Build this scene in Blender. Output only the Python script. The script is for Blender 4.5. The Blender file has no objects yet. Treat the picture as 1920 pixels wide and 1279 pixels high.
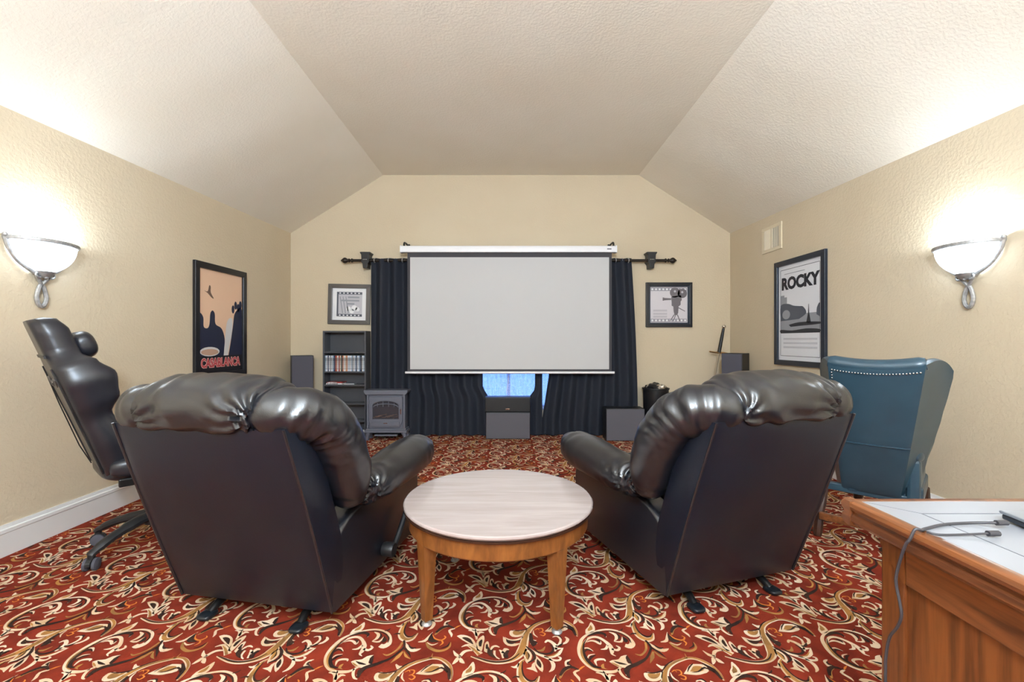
import bpy, bmesh, math, random
from mathutils import Vector, Matrix, noise

# ------------------------------------------------------------------ scene, camera, light
scene = bpy.context.scene
C = scene.collection
F, CX, CY, EYE = 830.0, 956.0, 640.0, 1.14     # focal length / principal point in 1920x1279 pixels, eye height
cam_data = bpy.data.cameras.new('camera')
cam_data.sensor_width = 36.0
cam_data.lens = F / 1920.0 * 36.0
cam_data.shift_x = (960.0 - CX) / 1920.0
cam_data.clip_start = 0.02
cam = bpy.data.objects.new('camera', cam_data)
cam.location = (0, 0, EYE)
cam.rotation_euler = (math.pi / 2, 0, 0)
C.objects.link(cam)
scene.camera = cam

scene.view_settings.view_transform = 'Standard'
scene.view_settings.look = 'None'
scene.view_settings.gamma = 1.0
scene.view_settings.use_curve_mapping = False
scene.view_settings.exposure = 0.72

world = bpy.data.worlds.new('daylight')
scene.world = world
world.use_nodes = True
bg = world.node_tree.nodes['Background']
bg.inputs['Color'].default_value = (0.16, 0.34, 1.0, 1)
bg.inputs['Strength'].default_value = 2.0

SCONCE_POWER = 8.0
SCONCE_GLOW = 7.0
LAMP_COL = (0.70, 0.84, 1.0)
FILL_POWER = 560.0  # strength of the added fill pendant behind the camera
FILL_GLOW = 6.0
FILL_COL = (0.66, 0.81, 1.0)

# ------------------------------------------------------------------ room dimensions (metres)
D = 5.42                       # distance of the end wall
XL, XR = -2.684, 2.697         # side walls
YB = -2.2                      # wall behind the photographer
FXL, FXR = -1.554, 1.58        # edges of the flat ceiling
ZF = 3.171
def ztop(y):                   # top of the side walls runs very slightly downhill toward the rear
    return 2.459 - (D - y) * 0.0245
PI = math.pi

# ------------------------------------------------------------------ mesh helpers
class MB:
    def __init__(s): s.v, s.f, s.m = [], [], []
    def add(s, verts, faces, mi=0, M=None):
        b = len(s.v)
        for p in verts:
            p = Vector(p)
            s.v.append(tuple(M @ p) if M else tuple(p))
        for f in faces:
            s.f.append([b + i for i in f]); s.m.append(mi)
        return s
    def box(s, x0, x1, y0, y1, z0, z1, M=None, mi=0):
        v = [(x0,y0,z0),(x1,y0,z0),(x1,y1,z0),(x0,y1,z0),(x0,y0,z1),(x1,y0,z1),(x1,y1,z1),(x0,y1,z1)]
        return s.add(v, [(0,3,2,1),(4,5,6,7),(0,1,5,4),(1,2,6,5),(2,3,7,6),(3,0,4,7)], mi, M)
    def prism(s, poly, h0, h1, axis='z', M=None, mi=0):
        n = len(poly)
        def pt(a, b, h):
            return {'z': (a, b, h), 'y': (a, h, b), 'x': (h, a, b)}[axis]
        v = [pt(a, b, h0) for a, b in poly] + [pt(a, b, h1) for a, b in poly]
        f = [list(range(n))[::-1], list(range(n, 2*n))] + [(i, (i+1) % n, n+(i+1) % n, n+i) for i in range(n)]
        return s.add(v, f, mi, M)
    def tube(s, pts, r, n=10, M=None, mi=0, caps=True, squash=1.0):
        pts = [Vector(p) for p in pts]
        k = len(pts)
        rs = r if isinstance(r, (list, tuple)) else [r] * k
        verts, faces = [], []
        up = None
        for i, p in enumerate(pts):
            t = (pts[min(i+1, k-1)] - pts[max(i-1, 0)]).normalized()
            if up is None:
                a = Vector((0,0,1)) if abs(t.z) < .9 else Vector((1,0,0))
                up = (a - t * a.dot(t)).normalized()
            else:
                up = (up - t * up.dot(t)).normalized()
            side = t.cross(up)
            for j in range(n):
                a = 2*PI*j/n
                verts.append(p + (up*math.cos(a)*squash + side*math.sin(a)) * rs[i])
        for i in range(k-1):
            for j in range(n):
                faces.append((i*n+j, i*n+(j+1) % n, (i+1)*n+(j+1) % n, (i+1)*n+j))
        if caps:
            faces.append(list(range(n))[::-1]); faces.append([(k-1)*n+j for j in range(n)])
        return s.add(verts, faces, mi, M)
    def lathe(s, prof, n=24, M=None, mi=0, a0=0.0, a1=2*PI, sy=1.0):
        full = abs(a1 - a0 - 2*PI) < 1e-6
        m = n if full else n + 1
        verts, faces = [], []
        for i in range(m):
            a = a0 + (a1-a0)*i/n
            for r, z in prof: verts.append((r*math.cos(a), r*math.sin(a)*sy, z))
        k = len(prof)
        for i in range(n):
            i2 = (i+1) % m if full else i+1
            for j in range(k-1):
                faces.append((i*k+j, i2*k+j, i2*k+j+1, i*k+j+1))
        return s.add(verts, faces, mi, M)
    def ball(s, c, r, n=12, M=None, mi=0, sz=(1,1,1)):
        prof = [(r*math.sin(PI*i/8), -r*math.cos(PI*i/8)) for i in range(9)]
        T = Matrix.Translation(c) @ Matrix.Diagonal((sz[0], sz[1], sz[2], 1))
        return s.lathe(prof, n, (M @ T) if M else T, mi)
    def grid(s, fn, nu, nv, M=None, mi=0, wrap_u=False, wrap_v=False):
        verts = [fn(i/nu, j/nv) for i in range(nu if wrap_u else nu+1) for j in range(nv if wrap_v else nv+1)]
        cu, cv = (nu if wrap_u else nu+1), (nv if wrap_v else nv+1)
        faces = []
        for i in range(nu):
            for j in range(nv):
                a, b = i % cu, (i+1) % cu
                c, d = j % cv, (j+1) % cv
                faces.append((a*cv+c, b*cv+c, b*cv+d, a*cv+d))
        return s.add(verts, faces, mi, M)
    def build(s, name, mat, parent=None, smooth=False, bevel=0.0, loc=None, angle=40, seg=2):
        me = bpy.data.meshes.new(name)
        me.from_pydata(s.v, [], s.f)
        bm = bmesh.new(); bm.from_mesh(me)
        bmesh.ops.remove_doubles(bm, verts=bm.verts, dist=1e-5)
        bmesh.ops.recalc_face_normals(bm, faces=bm.faces)
        bm.to_mesh(me); bm.free()
        mats = mat if isinstance(mat, (list, tuple)) else [mat]
        for m in mats: me.materials.append(m)
        if len(mats) > 1 and len(me.polygons) == len(s.m):
            me.polygons.foreach_set('material_index', s.m)
        if smooth:
            me.shade_smooth()
            me.set_sharp_from_angle(angle=math.radians(angle))
        o = bpy.data.objects.new(name, me)
        C.objects.link(o)
        if parent: o.parent = parent
        if loc: o.location = loc
        if bevel:
            b = o.modifiers.new('bevel', 'BEVEL'); b.width = bevel; b.segments = seg; b.limit_method = 'ANGLE'
            b.angle_limit = math.radians(35)
        return o

def tag(o, label=None, cat=None, group=None, kind=None):
    if label: o['label'] = label
    if cat: o['category'] = cat
    if group: o['group'] = group
    if kind: o['kind'] = kind
    return o
def thing(name, loc, label, cat, rz=0.0, group=None):
    o = bpy.data.objects.new(name, None)
    o.empty_display_size = 0.05
    C.objects.link(o)
    o.location = loc; o.rotation_euler = (0, 0, rz)
    return tag(o, label, cat, group)
def bx(name, x0, x1, y0, y1, z0, z1, mat, parent, bevel=0.0, M=None):
    return MB().box(x0, x1, y0, y1, z0, z1, M).build(name, mat, parent, bevel=bevel)
def smooth_path(pts, k=6):
    """Catmull-Rom through points of any dimension."""
    out = []
    n = len(pts)
    for i in range(n-1):
        p0, p1, p2, p3 = pts[max(i-1,0)], pts[i], pts[i+1], pts[min(i+2,n-1)]
        for j in range(k):
            t = j/k
            out.append(tuple(.5*((2*b)+(-a+c)*t+(2*a-5*b+4*c-d)*t*t+(-a+3*b-3*c+d)*t**3) for a,b,c,d in zip(p0,p1,p2,p3)))
    out.append(tuple(pts[-1]))
    return out
def interp(tab, x):
    if x <= tab[0][0]: return tab[0][1:]
    for a, b in zip(tab, tab[1:]):
        if x <= b[0]:
            t = (x-a[0])/(b[0]-a[0]); t = t*t*(3-2*t)
            return tuple(p+(q-p)*t for p, q in zip(a[1:], b[1:]))
    return tab[-1][1:]
def sgnpow(x, e): return math.copysign(abs(x)**e, x)
def text_mesh(name, body, size, mat, parent, M, extrude=0.0008, bold=0.0, align='CENTER', sx=1.0):
    cu = bpy.data.curves.new(name, 'FONT')
    cu.body = body; cu.size = size; cu.align_x = align; cu.align_y = 'CENTER'; cu.extrude = extrude; cu.offset = bold
    cu.resolution_u = 3
    t = bpy.data.objects.new(name + '_source', cu)
    C.objects.link(t)
    bpy.context.view_layer.update()
    me = bpy.data.meshes.new_from_object(t.evaluated_get(bpy.context.evaluated_depsgraph_get()))
    bpy.data.objects.remove(t); bpy.data.curves.remove(cu)
    me.name = name
    me.transform(M @ Matrix.Diagonal((sx, 1, 1, 1)))
    me.materials.clear(); me.materials.append(mat)
    o = bpy.data.objects.new(name, me); C.objects.link(o)
    o.parent = parent
    return o

# ------------------------------------------------------------------ materials
def lin(r, g, b):
    def c(x):
        x /= 255.0
        return x/12.92 if x <= .04045 else ((x+.055)/1.055)**2.4
    return (c(r), c(g), c(b), 1)
def mat(name, col, rough=0.5, metal=0.0, spec=0.5, var=0.0, vscale=8.0, bump=0.0, bscale=60.0, bdist=0.002,
        coat=0.0, stretch=(1,1,1), col2=None, detail=3.0, emit=None, estr=0.0, trans=0.0, sheen=0.0, rvar=0.0):
    m = bpy.data.materials.new(name); m.use_nodes = True
    nt = m.node_tree; N = nt.nodes; L = nt.links
    p = N['Principled BSDF']
    p.inputs['Base Color'].default_value = col
    p.inputs['Roughness'].default_value = rough
    p.inputs['Metallic'].default_value = metal
    p.inputs['Specular IOR Level'].default_value = spec
    p.inputs['Coat Weight'].default_value = coat
    p.inputs['Coat Roughness'].default_value = 0.12
    if trans: p.inputs['Transmission Weight'].default_value = trans
    if sheen: p.inputs['Sheen Weight'].default_value = sheen
    if emit:
        p.inputs['Emission Color'].default_value = emit; p.inputs['Emission Strength'].default_value = estr
    tc = N.new('ShaderNodeTexCoord')
    mp = N.new('ShaderNodeMapping'); mp.inputs['Scale'].default_value = stretch
    L.new(tc.outputs['Object'], mp.inputs['Vector'])
    if var or col2:
        nz = N.new('ShaderNodeTexNoise'); nz.inputs['Scale'].default_value = vscale; nz.inputs['Detail'].default_value = detail
        L.new(mp.outputs['Vector'], nz.inputs['Vector'])
        rp = N.new('ShaderNodeValToRGB')
        rp.color_ramp.elements[0].position = .32; rp.color_ramp.elements[1].position = .68
        c2 = col2 if col2 else tuple(max(0, x*(1-var)) for x in col[:3]) + (1,)
        c1 = col if col2 else tuple(min(1, x*(1+var)) for x in col[:3]) + (1,)
        rp.color_ramp.elements[0].color = c2; rp.color_ramp.elements[1].color = c1
        L.new(nz.outputs['Fac'], rp.inputs['Fac']); L.new(rp.outputs['Color'], p.inputs['Base Color'])
        if rvar:
            mr = N.new('ShaderNodeMapRange'); mr.inputs['To Min'].default_value = max(0, rough-rvar); mr.inputs['To Max'].default_value = rough+rvar
            L.new(nz.outputs['Fac'], mr.inputs['Value']); L.new(mr.outputs['Result'], p.inputs['Roughness'])
    if bump:
        nb = N.new('ShaderNodeTexNoise'); nb.inputs['Scale'].default_value = bscale; nb.inputs['Detail'].default_value = 4
        L.new(mp.outputs['Vector'], nb.inputs['Vector'])
        b = N.new('ShaderNodeBump'); b.inputs['Strength'].default_value = bump; b.inputs['Distance'].default_value = bdist
        L.new(nb.outputs['Fac'], b.inputs['Height']); L.new(b.outputs['Normal'], p.inputs['Normal'])
    return m
def wood(name, dark, light, stretch, scale=6.0, rough=0.3, coat=0.4):
    m = bpy.data.materials.new(name); m.use_nodes = True
    nt = m.node_tree; N = nt.nodes; L = nt.links
    p = N['Principled BSDF']; p.inputs['Roughness'].default_value = rough
    p.inputs['Coat Weight'].default_value = coat; p.inputs['Coat Roughness'].default_value = .15
    tc = N.new('ShaderNodeTexCoord'); mp = N.new('ShaderNodeMapping'); mp.inputs['Scale'].default_value = stretch
    L.new(tc.outputs['Object'], mp.inputs['Vector'])
    n1 = N.new('ShaderNodeTexNoise'); n1.inputs['Scale'].default_value = scale; n1.inputs['Detail'].default_value = 5; n1.inputs['Distortion'].default_value = 1.2
    n2 = N.new('ShaderNodeTexNoise'); n2.inputs['Scale'].default_value = scale*7; n2.inputs['Detail'].default_value = 2
    L.new(mp.outputs['Vector'], n1.inputs['Vector']); L.new(mp.outputs['Vector'], n2.inputs['Vector'])
    mx = N.new('ShaderNodeMath'); mx.operation = 'MULTIPLY_ADD'; mx.inputs[1].default_value = .25
    L.new(n2.outputs['Fac'], mx.inputs[0]); L.new(n1.outputs['Fac'], mx.inputs[2])
    rp = N.new('ShaderNodeValToRGB'); e = rp.color_ramp.elements
    e[0].position = .42; e[1].position = .78; e[0].color = dark; e[1].color = light
    L.new(mx.outputs[0], rp.inputs['Fac']); L.new(rp.outputs['Color'], p.inputs['Base Color'])
    b = N.new('ShaderNodeBump'); b.inputs['Strength'].default_value = .08; b.inputs['Distance'].default_value = .002
    L.new(mx.outputs[0], b.inputs['Height']); L.new(b.outputs['Normal'], p.inputs['Normal'])
    return m
def wallmat(name, c1, c2, scale, strength):
    """Knock-down plaster: flattened blobs from noise, two scales."""
    m = bpy.data.materials.new(name); m.use_nodes = True
    nt = m.node_tree; N = nt.nodes; L = nt.links
    p = N['Principled BSDF']; p.inputs['Roughness'].default_value = .72; p.inputs['Specular IOR Level'].default_value = .25
    tc = N.new('ShaderNodeTexCoord')
    n1 = N.new('ShaderNodeTexNoise'); n1.inputs['Scale'].default_value = scale; n1.inputs['Detail'].default_value = 3
    n2 = N.new('ShaderNodeTexNoise'); n2.inputs['Scale'].default_value = 1.1; n2.inputs['Detail'].default_value = 3
    L.new(tc.outputs['Object'], n1.inputs['Vector']); L.new(tc.outputs['Object'], n2.inputs['Vector'])
    mr = N.new('ShaderNodeMapRange'); mr.inputs['From Min'].default_value = .42; mr.inputs['From Max'].default_value = .6
    L.new(n1.outputs['Fac'], mr.inputs['Value'])
    rp = N.new('ShaderNodeValToRGB'); e = rp.color_ramp.elements
    e[0].position = .3; e[1].position = .7; e[0].color = c1; e[1].color = c2
    L.new(n2.outputs['Fac'], rp.inputs['Fac']); L.new(rp.outputs['Color'], p.inputs['Base Color'])
    b = N.new('ShaderNodeBump'); b.inputs['Strength'].default_value = strength; b.inputs['Distance'].default_value = .004
    L.new(mr.outputs['Result'], b.inputs['Height']); L.new(b.outputs['Normal'], p.inputs['Normal'])
    return m

M_WALL = wallmat('plaster_tan', lin(206,189,161), lin(212,196,169), 55, .22)
M_CEIL = wallmat('plaster_ceiling', lin(234,224,206), lin(239,231,216), 60, .22)
M_TRIM = mat('white_trim', lin(226,224,222), .35)
M_RED = mat('carpet_red', lin(140,50,32), .95, spec=.1, col2=lin(106,37,25), vscale=9, bump=.5, bscale=420, bdist=.003)
M_CREAM = mat('carpet_cream', lin(228,203,178), .95, spec=.1, col2=lin(200,164,126), vscale=7, bump=.4, bscale=420, bdist=.003)
M_TAN = mat('carpet_tan', lin(182,126,66), .95, spec=.1, col2=lin(128,92,56), vscale=11, bump=.4, bscale=420, bdist=.003)
M_DARK = mat('carpet_dark', lin(44,31,28), .95, spec=.1, col2=lin(64,44,34), vscale=11, bump=.4, bscale=420, bdist=.003)
M_ORANGE = mat('carpet_orange', lin(206,120,52), .95, spec=.1, bump=.4, bscale=420, bdist=.003)
M_LEATHER = mat('black_leather', lin(20,22,29), .29, spec=1.0, var=.08, vscale=3, bump=.25, bscale=260, bdist=.0012)
M_LEATHER_BACK = mat('black_leather_back', lin(17,23,35), .38, spec=.5, var=.12, vscale=3, bump=.2, bscale=200, bdist=.0012)
M_GAMER = mat('charcoal_vinyl', lin(32,32,38), .32, spec=.5, var=.15, vscale=6, bump=.2, bscale=300, bdist=.001)
M_TEAL = mat('teal_leather', lin(46,70,84), .30, spec=.55, var=.15, vscale=5, bump=.2, bscale=200, bdist=.0012)
M_BLACK = mat('black_satin', lin(24,24,26), .4)
M_BLACKMET = mat('black_metal', lin(30,29,30), .35, metal=.4)
M_PLASTIC = mat('black_plastic', lin(34,34,36), .45)
M_GRILL = mat('grey_grille_cloth', lin(96,94,101), .9, spec=.2, bump=.4, bscale=900, bdist=.001)
M_GRILLDK = mat('charcoal_grille_cloth', lin(84,83,92), .9, spec=.2, bump=.4, bscale=900, bdist=.001)
M_CURT = mat('navy_curtain', lin(42,45,54), .75, spec=.2, sheen=.0, bump=.2, bscale=500, bdist=.001)
M_FRAME = mat('frame_black', lin(26,26,30), .3)
M_FRAMENV = mat('frame_navy', lin(30,38,52), .28)
M_PEWTER = mat('frame_pewter', lin(96,92,90), .32, metal=.5)
M_WHITE = mat('matte_white', lin(236,235,236), .6)
M_SCREEN = mat('screen_white', lin(198,197,197), .85, spec=.2)
M_SBORDER = mat('screen_border', lin(66,64,68), .8)
M_HOUSING = mat('screen_housing', lin(238,236,238), .4)
M_STOVE = mat('stove_iron', lin(104,106,118), .5, metal=.2)
M_STOVEDK = mat('stove_dark', lin(46,47,54), .5)
M_GLASS = mat('smoked_glass', lin(64,62,68), .08, spec=.6)
M_LOG = mat('log', lin(150,118,104), .8, col2=lin(82,66,62), vscale=30)
M_SHELF = mat('shelf_grey', lin(70,72,78), .35)
M_IRON = mat('brushed_iron', lin(176,176,176), .45, metal=.6, var=.2, vscale=60)
M_CHROME = mat('chrome', lin(220,215,210), .15, metal=1.0)
M_VENT = mat('vent_beige', lin(222,208,180), .45)
M_VENTDK = mat('vent_duct', lin(60,56,52), .8)
M_CABLE = mat('cable_grey', lin(62,60,64), .5)
M_LAPTOP = mat('laptop_silver', lin(150,156,166), .3, metal=.6)
M_LAPTOPDK = mat('laptop_dark', lin(40,46,58), .35)
M_TABLEW = wood('walnut_table', lin(104,60,26), lin(150,94,46), (1.5,1.5,.4), 9)
M_TOP = wood('pale_table_top', lin(168,153,150), lin(184,170,167), (.35,3.5,1), 4, rough=.16, coat=.5)
M_DESK = wood('cherry_desk', lin(76,40,19), lin(132,76,36), (1,9,.55), 3.0, rough=.3)
M_DESKY = wood('cherry_desk_rail', lin(84,46,26), lin(138,82,44), (9,.8,9), 3.0, rough=.28)
M_DESKTOP = mat('pale_desk_top', lin(142,143,148), .35, spec=.25, var=.02, vscale=3)
M_LINE = mat('inlay_line', lin(96,98,104), .5)
M_NAIL = mat('nail_brass', lin(200,205,205), .25, metal=1.0)
M_WLEG = mat('dark_wood_leg', lin(74,44,32), .35, col2=lin(50,30,22), vscale=14)
M_RUBBER = mat('rubber_foot', lin(26,30,36), .3)
M_WINDOW = mat('window_frame_white', lin(230,230,232), .4)
# ------------------------------------------------------------------ room shell
T = .12
def struct(name, mb, m, **k): return tag(mb.build(name, m, **k), kind='structure')
floor = struct('floor', MB().box(XL-T, XR+T, YB-T, D+T, -.08, 0.0), M_RED)
def side_wall(name, x0, x1):
    poly = [(YB-T, 0), (D+T, 0), (D+T, ztop(D+T)), (YB-T, ztop(YB-T))]
    return struct(name, MB().prism(poly, x0, x1, 'x'), M_WALL)
side_wall('wall_left', XL-T, XL)
side_wall('wall_right', XR, XR+T)
# end wall with the window opening behind the curtains
WX0, WX1, WZ0, WZ1 = -.95, .92, .30, 2.0
zb = ztop(D)
mb = MB()
mb.prism([(XL,0),(WX0,0),(WX0,zb + (WX0-XL)*(ZF-zb)/(FXL-XL) if WX0 < FXL else ZF),(FXL,ZF),(XL,zb)], D, D+T, 'y')
mb.prism([(WX1,0),(XR,0),(XR,zb),(FXR,ZF),(WX1,ZF)], D, D+T, 'y')
mb.box(WX0, WX1, D, D+T, 0, WZ0); mb.box(WX0, WX1, D, D+T, WZ1, ZF)
struct('wall_end', mb, M_WALL)
zr = ztop(YB)
struct('wall_rear', MB().prism([(XL,0),(XR,0),(XR,zr),(FXR,ZF),(FXL,ZF),(XL,zr)], YB-T, YB, 'y'), M_WALL)
# sloped and flat ceiling as real slabs
def slab(name, pts):
    mb = MB(); n = len(pts)
    v = [Vector(p) for p in pts] + [Vector(p) + Vector((0,0,T)) for p in pts]
    mb.add(v, [tuple(range(n)), tuple(range(2*n-1, n-1, -1))] + [(i, n+i, n+(i+1) % n, (i+1) % n) for i in range(n)])
    return mb
def slope(name, xw, xf):
    n = 10
    ys = [YB-T + (D+T-YB+T)*i/n for i in range(n+1)]
    mb = MB(); V, fs = [], []
    for a in ys: V += [(xw,a,ztop(a)),(xf,a,ZF),(xf,a,ZF+T),(xw,a,ztop(a)+T)]
    for i in range(n):
        for k in range(4): fs.append((i*4+k, i*4+(k+1) % 4, i*4+4+(k+1) % 4, i*4+4+k))
    fs += [(0,1,2,3), (n*4+3, n*4+2, n*4+1, n*4)]
    return mb.add(V, fs)
s = struct('ceiling', MB().box(FXL, FXR, YB-T, D+T, ZF, ZF+T), M_CEIL)
for nm, xw, xf in (('ceiling_slope', XL, FXL), ('ceiling_slope', XR, FXR)):
    o = slope(nm, xw, xf).build(nm, M_CEIL, s)
# baseboards
BH = .165
def base_prof(sgn, xw):
    return [(xw, 0), (xw+sgn*.016, 0), (xw+sgn*.016, BH-.045), (xw+sgn*.020, BH-.04), (xw+sgn*.020, BH-.022), (xw+sgn*.012, BH-.018), (xw+sgn*.009, BH), (xw, BH)]
mb = MB(); mb.prism(base_prof(1, XL), YB, D, 'y'); struct('baseboard_left', mb, M_TRIM)
mb = MB(); mb.prism(base_prof(-1, XR), YB, D, 'y'); struct('baseboard_right', mb, M_TRIM)
mb = MB(); mb.prism([(D - (p[0]-XL), p[1]) for p in base_prof(1, XL)], XL+.02, XR-.02, 'x'); struct('baseboard_end', mb, M_TRIM)
# window behind the curtains
win = thing('window_1', ((WX0+WX1)/2, D+.06, WZ0), None, None); win['kind'] = 'structure'
hw = (WX1-WX0)/2; hh = WZ1-WZ0
for nm, a in (('jamb', (-hw, -hw+.05, 0, hh)), ('jamb', (hw-.05, hw, 0, hh)), ('sill', (-hw+.05, hw-.05, 0, .05)), ('head', (-hw+.05, hw-.05, hh-.05, hh)),
              ('mullion', (-.02, .02, .05, hh-.05)), ('muntin', (-hw+.05, -.02, hh/2-.012, hh/2+.012)), ('muntin', (.02, hw-.05, hh/2-.012, hh/2+.012))):
    bx(nm, a[0], a[1], -.025, .025, a[2], a[3], M_WINDOW, win)
M_PANE = mat('window_glass', (1,1,1,1), .0, trans=1.0)
for a, b in ((-hw+.05, -.02), (.02, hw-.05)):
    for c, d in ((.05, hh/2-.012), (hh/2+.012, hh-.05)):
        bx('pane', a, b, .002, .006, c, d, M_PANE, win)

# ------------------------------------------------------------------ carpet scrollwork (woven pattern, one repeat traced and laid on its half-drop lattice)
S1 = (820, 1120, 1920/280.0); S2 = (600, 1160, 1920/280.0)
def ground(c, x, y):
    px, py = c[0] + x/c[2], c[1] + y/c[2]
    d = F*EYE/(py-CY)
    return ((px-CX)/F*d, d)
REP = []      # (points [(x,y)], layer) polygons of the repeat
LAY = {'c': 0, 't': 1, 'd': 2, 'o': 3}
def stroke(c, pts, w, col='c', off=0.0, k=3):
    """tapered ribbon; w = list of widths in mm along the path"""
    g = smooth_path([ground(c, *p) for p in pts], k)
    n = len(g); L, R = [], []
    for i, p in enumerate(g):
        a, b = g[max(i-1,0)], g[min(i+1,n-1)]
        tx, ty = b[0]-a[0], b[1]-a[1]; l = math.hypot(tx, ty) or 1
        nx, ny = -ty/l, tx/l
        t = i/(n-1)*(len(w)-1); j = min(int(t), len(w)-2); ww = (w[j]+(w[j+1]-w[j])*(t-j))*.0005
        o = off*.001
        L.append((p[0]+nx*(ww+o), p[1]+ny*(ww+o))); R.append((p[0]-nx*(ww-o), p[1]-ny*(ww-o)))
    for i in range(n-1): REP.append(([R[i], R[i+1], L[i+1], L[i]], LAY[col]))
def leaf(c, pts, col='c', inner=None, f=.55, shift=(0,0)):
    g = [ground(c, *p) for p in pts]
    g = smooth_path(g + [g[0]], 2)[:-1]
    REP.append((g, LAY[col]))
    if inner:
        cx = sum(p[0] for p in g)/len(g)+shift[0]*.001; cy = sum(p[1] for p in g)/len(g)+shift[1]*.001
        REP.append(([(cx+(p[0]-cx)*f, cy+(p[1]-cy)*f) for p in g], LAY[inner]))
A, B = S1, S2
main = [(430,765),(520,792),(640,828),(760,845),(880,835),(980,800),(1060,735),(1105,640),(1130,540),(1170,450),(1230,385),(1330,335),(1430,305),(1500,290),(1580,295),(1660,325),(1730,370),(1780,440),(1800,510)]
stroke(A, main, [5,13,16,17,18,26,36,33,26,20,15,13,12,13,15,15,12,6], 'c')
stroke(A, main, [2,7,9,9,10,17,24,22,16,12,9,8,7,8,9,9,7,3], 't', 1.5)
stroke(A, main[:7], [1,6,7,7,6,3], 'd', 2)
stroke(A, [(1150,440),(1230,372),(1330,322)], [2,6,2], 'd', 5)
stroke(A, [(1640,340),(1740,405),(1790,500)], [5,15,8], 'd', -3)
leaf(A, [(250,505),(300,488),(380,498),(450,535),(490,590),(520,660),(470,640),(400,600),(320,555)], 'c', 'd', .55)
leaf(A, [(510,690),(500,600),(530,540),(590,495),(607,540),(590,620),(570,700)], 'c', 'd', .45)
leaf(A, [(600,700),(610,600),(650,572),(667,620),(660,720)], 'c', 'd', .45)
leaf(A, [(655,640),(690,690),(740,640),(705,720),(760,790),(690,770),(640,720)], 'd')
stroke(A, [(800,650),(750,632),(705,650),(680,700)], [3,10,10,4], 'c')
stroke(A, [(735,690),(740,760),(800,800)], [8,8,4], 'c')
stroke(A, [(550,740),(470,665),(390,620),(310,645)], [24,20,13,3], 'c')
stroke(A, [(540,745),(470,675),(400,632)], [10,8,2], 't')
stroke(A, [(480,690),(400,690),(340,710),(290,765)], [3,10,13,12], 'c')
stroke(A, [(300,770),(240,745),(205,690)], [12,13,2], 'c')
leaf(A, [(295,770),(240,785),(188,872),(262,832)], 'c'); leaf(A, [(280,775),(285,840),(352,857),(322,798)], 'c')
stroke(A, [(398,432),(465,440),(498,490),(506,550)], [3,13,12,6], 'c'); stroke(A, [(602,462),(545,458),(508,505)], [2,12,10], 'c')
stroke(A, [(485,412),(500,455),(500,500)], [2,9,10], 'c')
stroke(A, [(795,682),(835,715),(845,790)], [3,15,6], 'c'); stroke(A, [(922,682),(875,675),(838,725)], [3,15,10], 'c')
leaf(A, [(865,720),(900,695),(930,700),(905,740),(915,785),(865,790),(845,750)], 'd')
leaf(A, [(932,440),(925,475),(960,512),(1040,518),(1120,485),(1180,420),(1080,440),(985,425)], 'c', 't', .6, (2,3))
stroke(A, [(945,432),(1050,438),(1150,415)], [2,6,4], 'd')
leaf(A, [(845,508),(848,575),(905,628),(1005,632),(1085,590),(1000,600),(930,575),(872,535)], 'c', 'd', .55)
stroke(A, [(862,520),(940,556),(1030,552),(1100,515)], [3,9,10,6], 'c'); stroke(A, [(900,560),(980,578),(1070,560)], [2,8,3], 'd')
leaf(A, [(1185,470),(1180,560),(1230,645),(1290,590),(1235,560),(1220,480)], 'd')
stroke(A, [(1195,602),(1245,612),(1285,597)], [4,9,2], 'c'); stroke(A, [(1195,530),(1235,560),(1275,560)], [3,7,2], 'c'); stroke(A, [(1235,430),(1240,480),(1290,520)], [2,7,2], 'c')
leaf(A, [(1115,655),(1180,690),(1218,750),(1202,812),(1155,858),(1122,800),(1105,730)], 'c', 't', .55)
stroke(A, [(1150,700),(1180,760),(1165,815)], [1,5,1], 'd')
stroke(A, [(1140,640),(1225,715),(1250,800),(1160,850)], [4,12,10,3], 'd')
leaf(A, [(1262,750),(1325,810),(1362,885),(1352,968),(1288,912),(1252,850)], 'c', 'd', .55)
stroke(A, [(1150,645),(1260,720),(1380,770),(1480,812),(1565,815),(1585,785),(1550,770)], [6,11,13,11,9,8,4], 'c')
stroke(A, [(1440,795),(1490,865),(1482,930),(1435,968)], [8,15,12,2], 'c')
stroke(A, [(1240,660),(1300,718),(1400,738),(1475,715),(1490,660),(1450,620)], [4,8,9,9,8,3], 'd')
stroke(A, [(1370,768),(1470,770),(1560,730),(1618,655)], [4,13,15,2], 'c'); stroke(A, [(1400,768),(1490,755),(1560,710)], [2,6,2], 't')
stroke(A, [(1280,690),(1350,690),(1385,640)], [3,12,2], 't')
stroke(A, [(1385,590),(1420,562),(1480,590),(1520,640),(1508,700)], [6,12,13,17,8], 'c')
stroke(A, [(1610,660),(1560,665),(1510,665)], [2,10,12], 'c')
stroke(A, [(1480,520),(1535,505),(1585,550),(1565,610),(1525,640)], [3,8,9,9,9], 'c'); stroke(A, [(1500,505),(1560,500),(1605,545)], [2,7,2], 'd')
stroke(A, [(1640,515),(1675,545),(1650,590),(1580,610)], [4,13,10,6], 'c')
leaf(A, [(1535,640),(1620,590),(1590,640)], 'd')
leaf(A, [(1215,870),(1250,840),(1260,905),(1290,972),(1230,945),(1140,920),(1205,905)], 'c')
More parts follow.
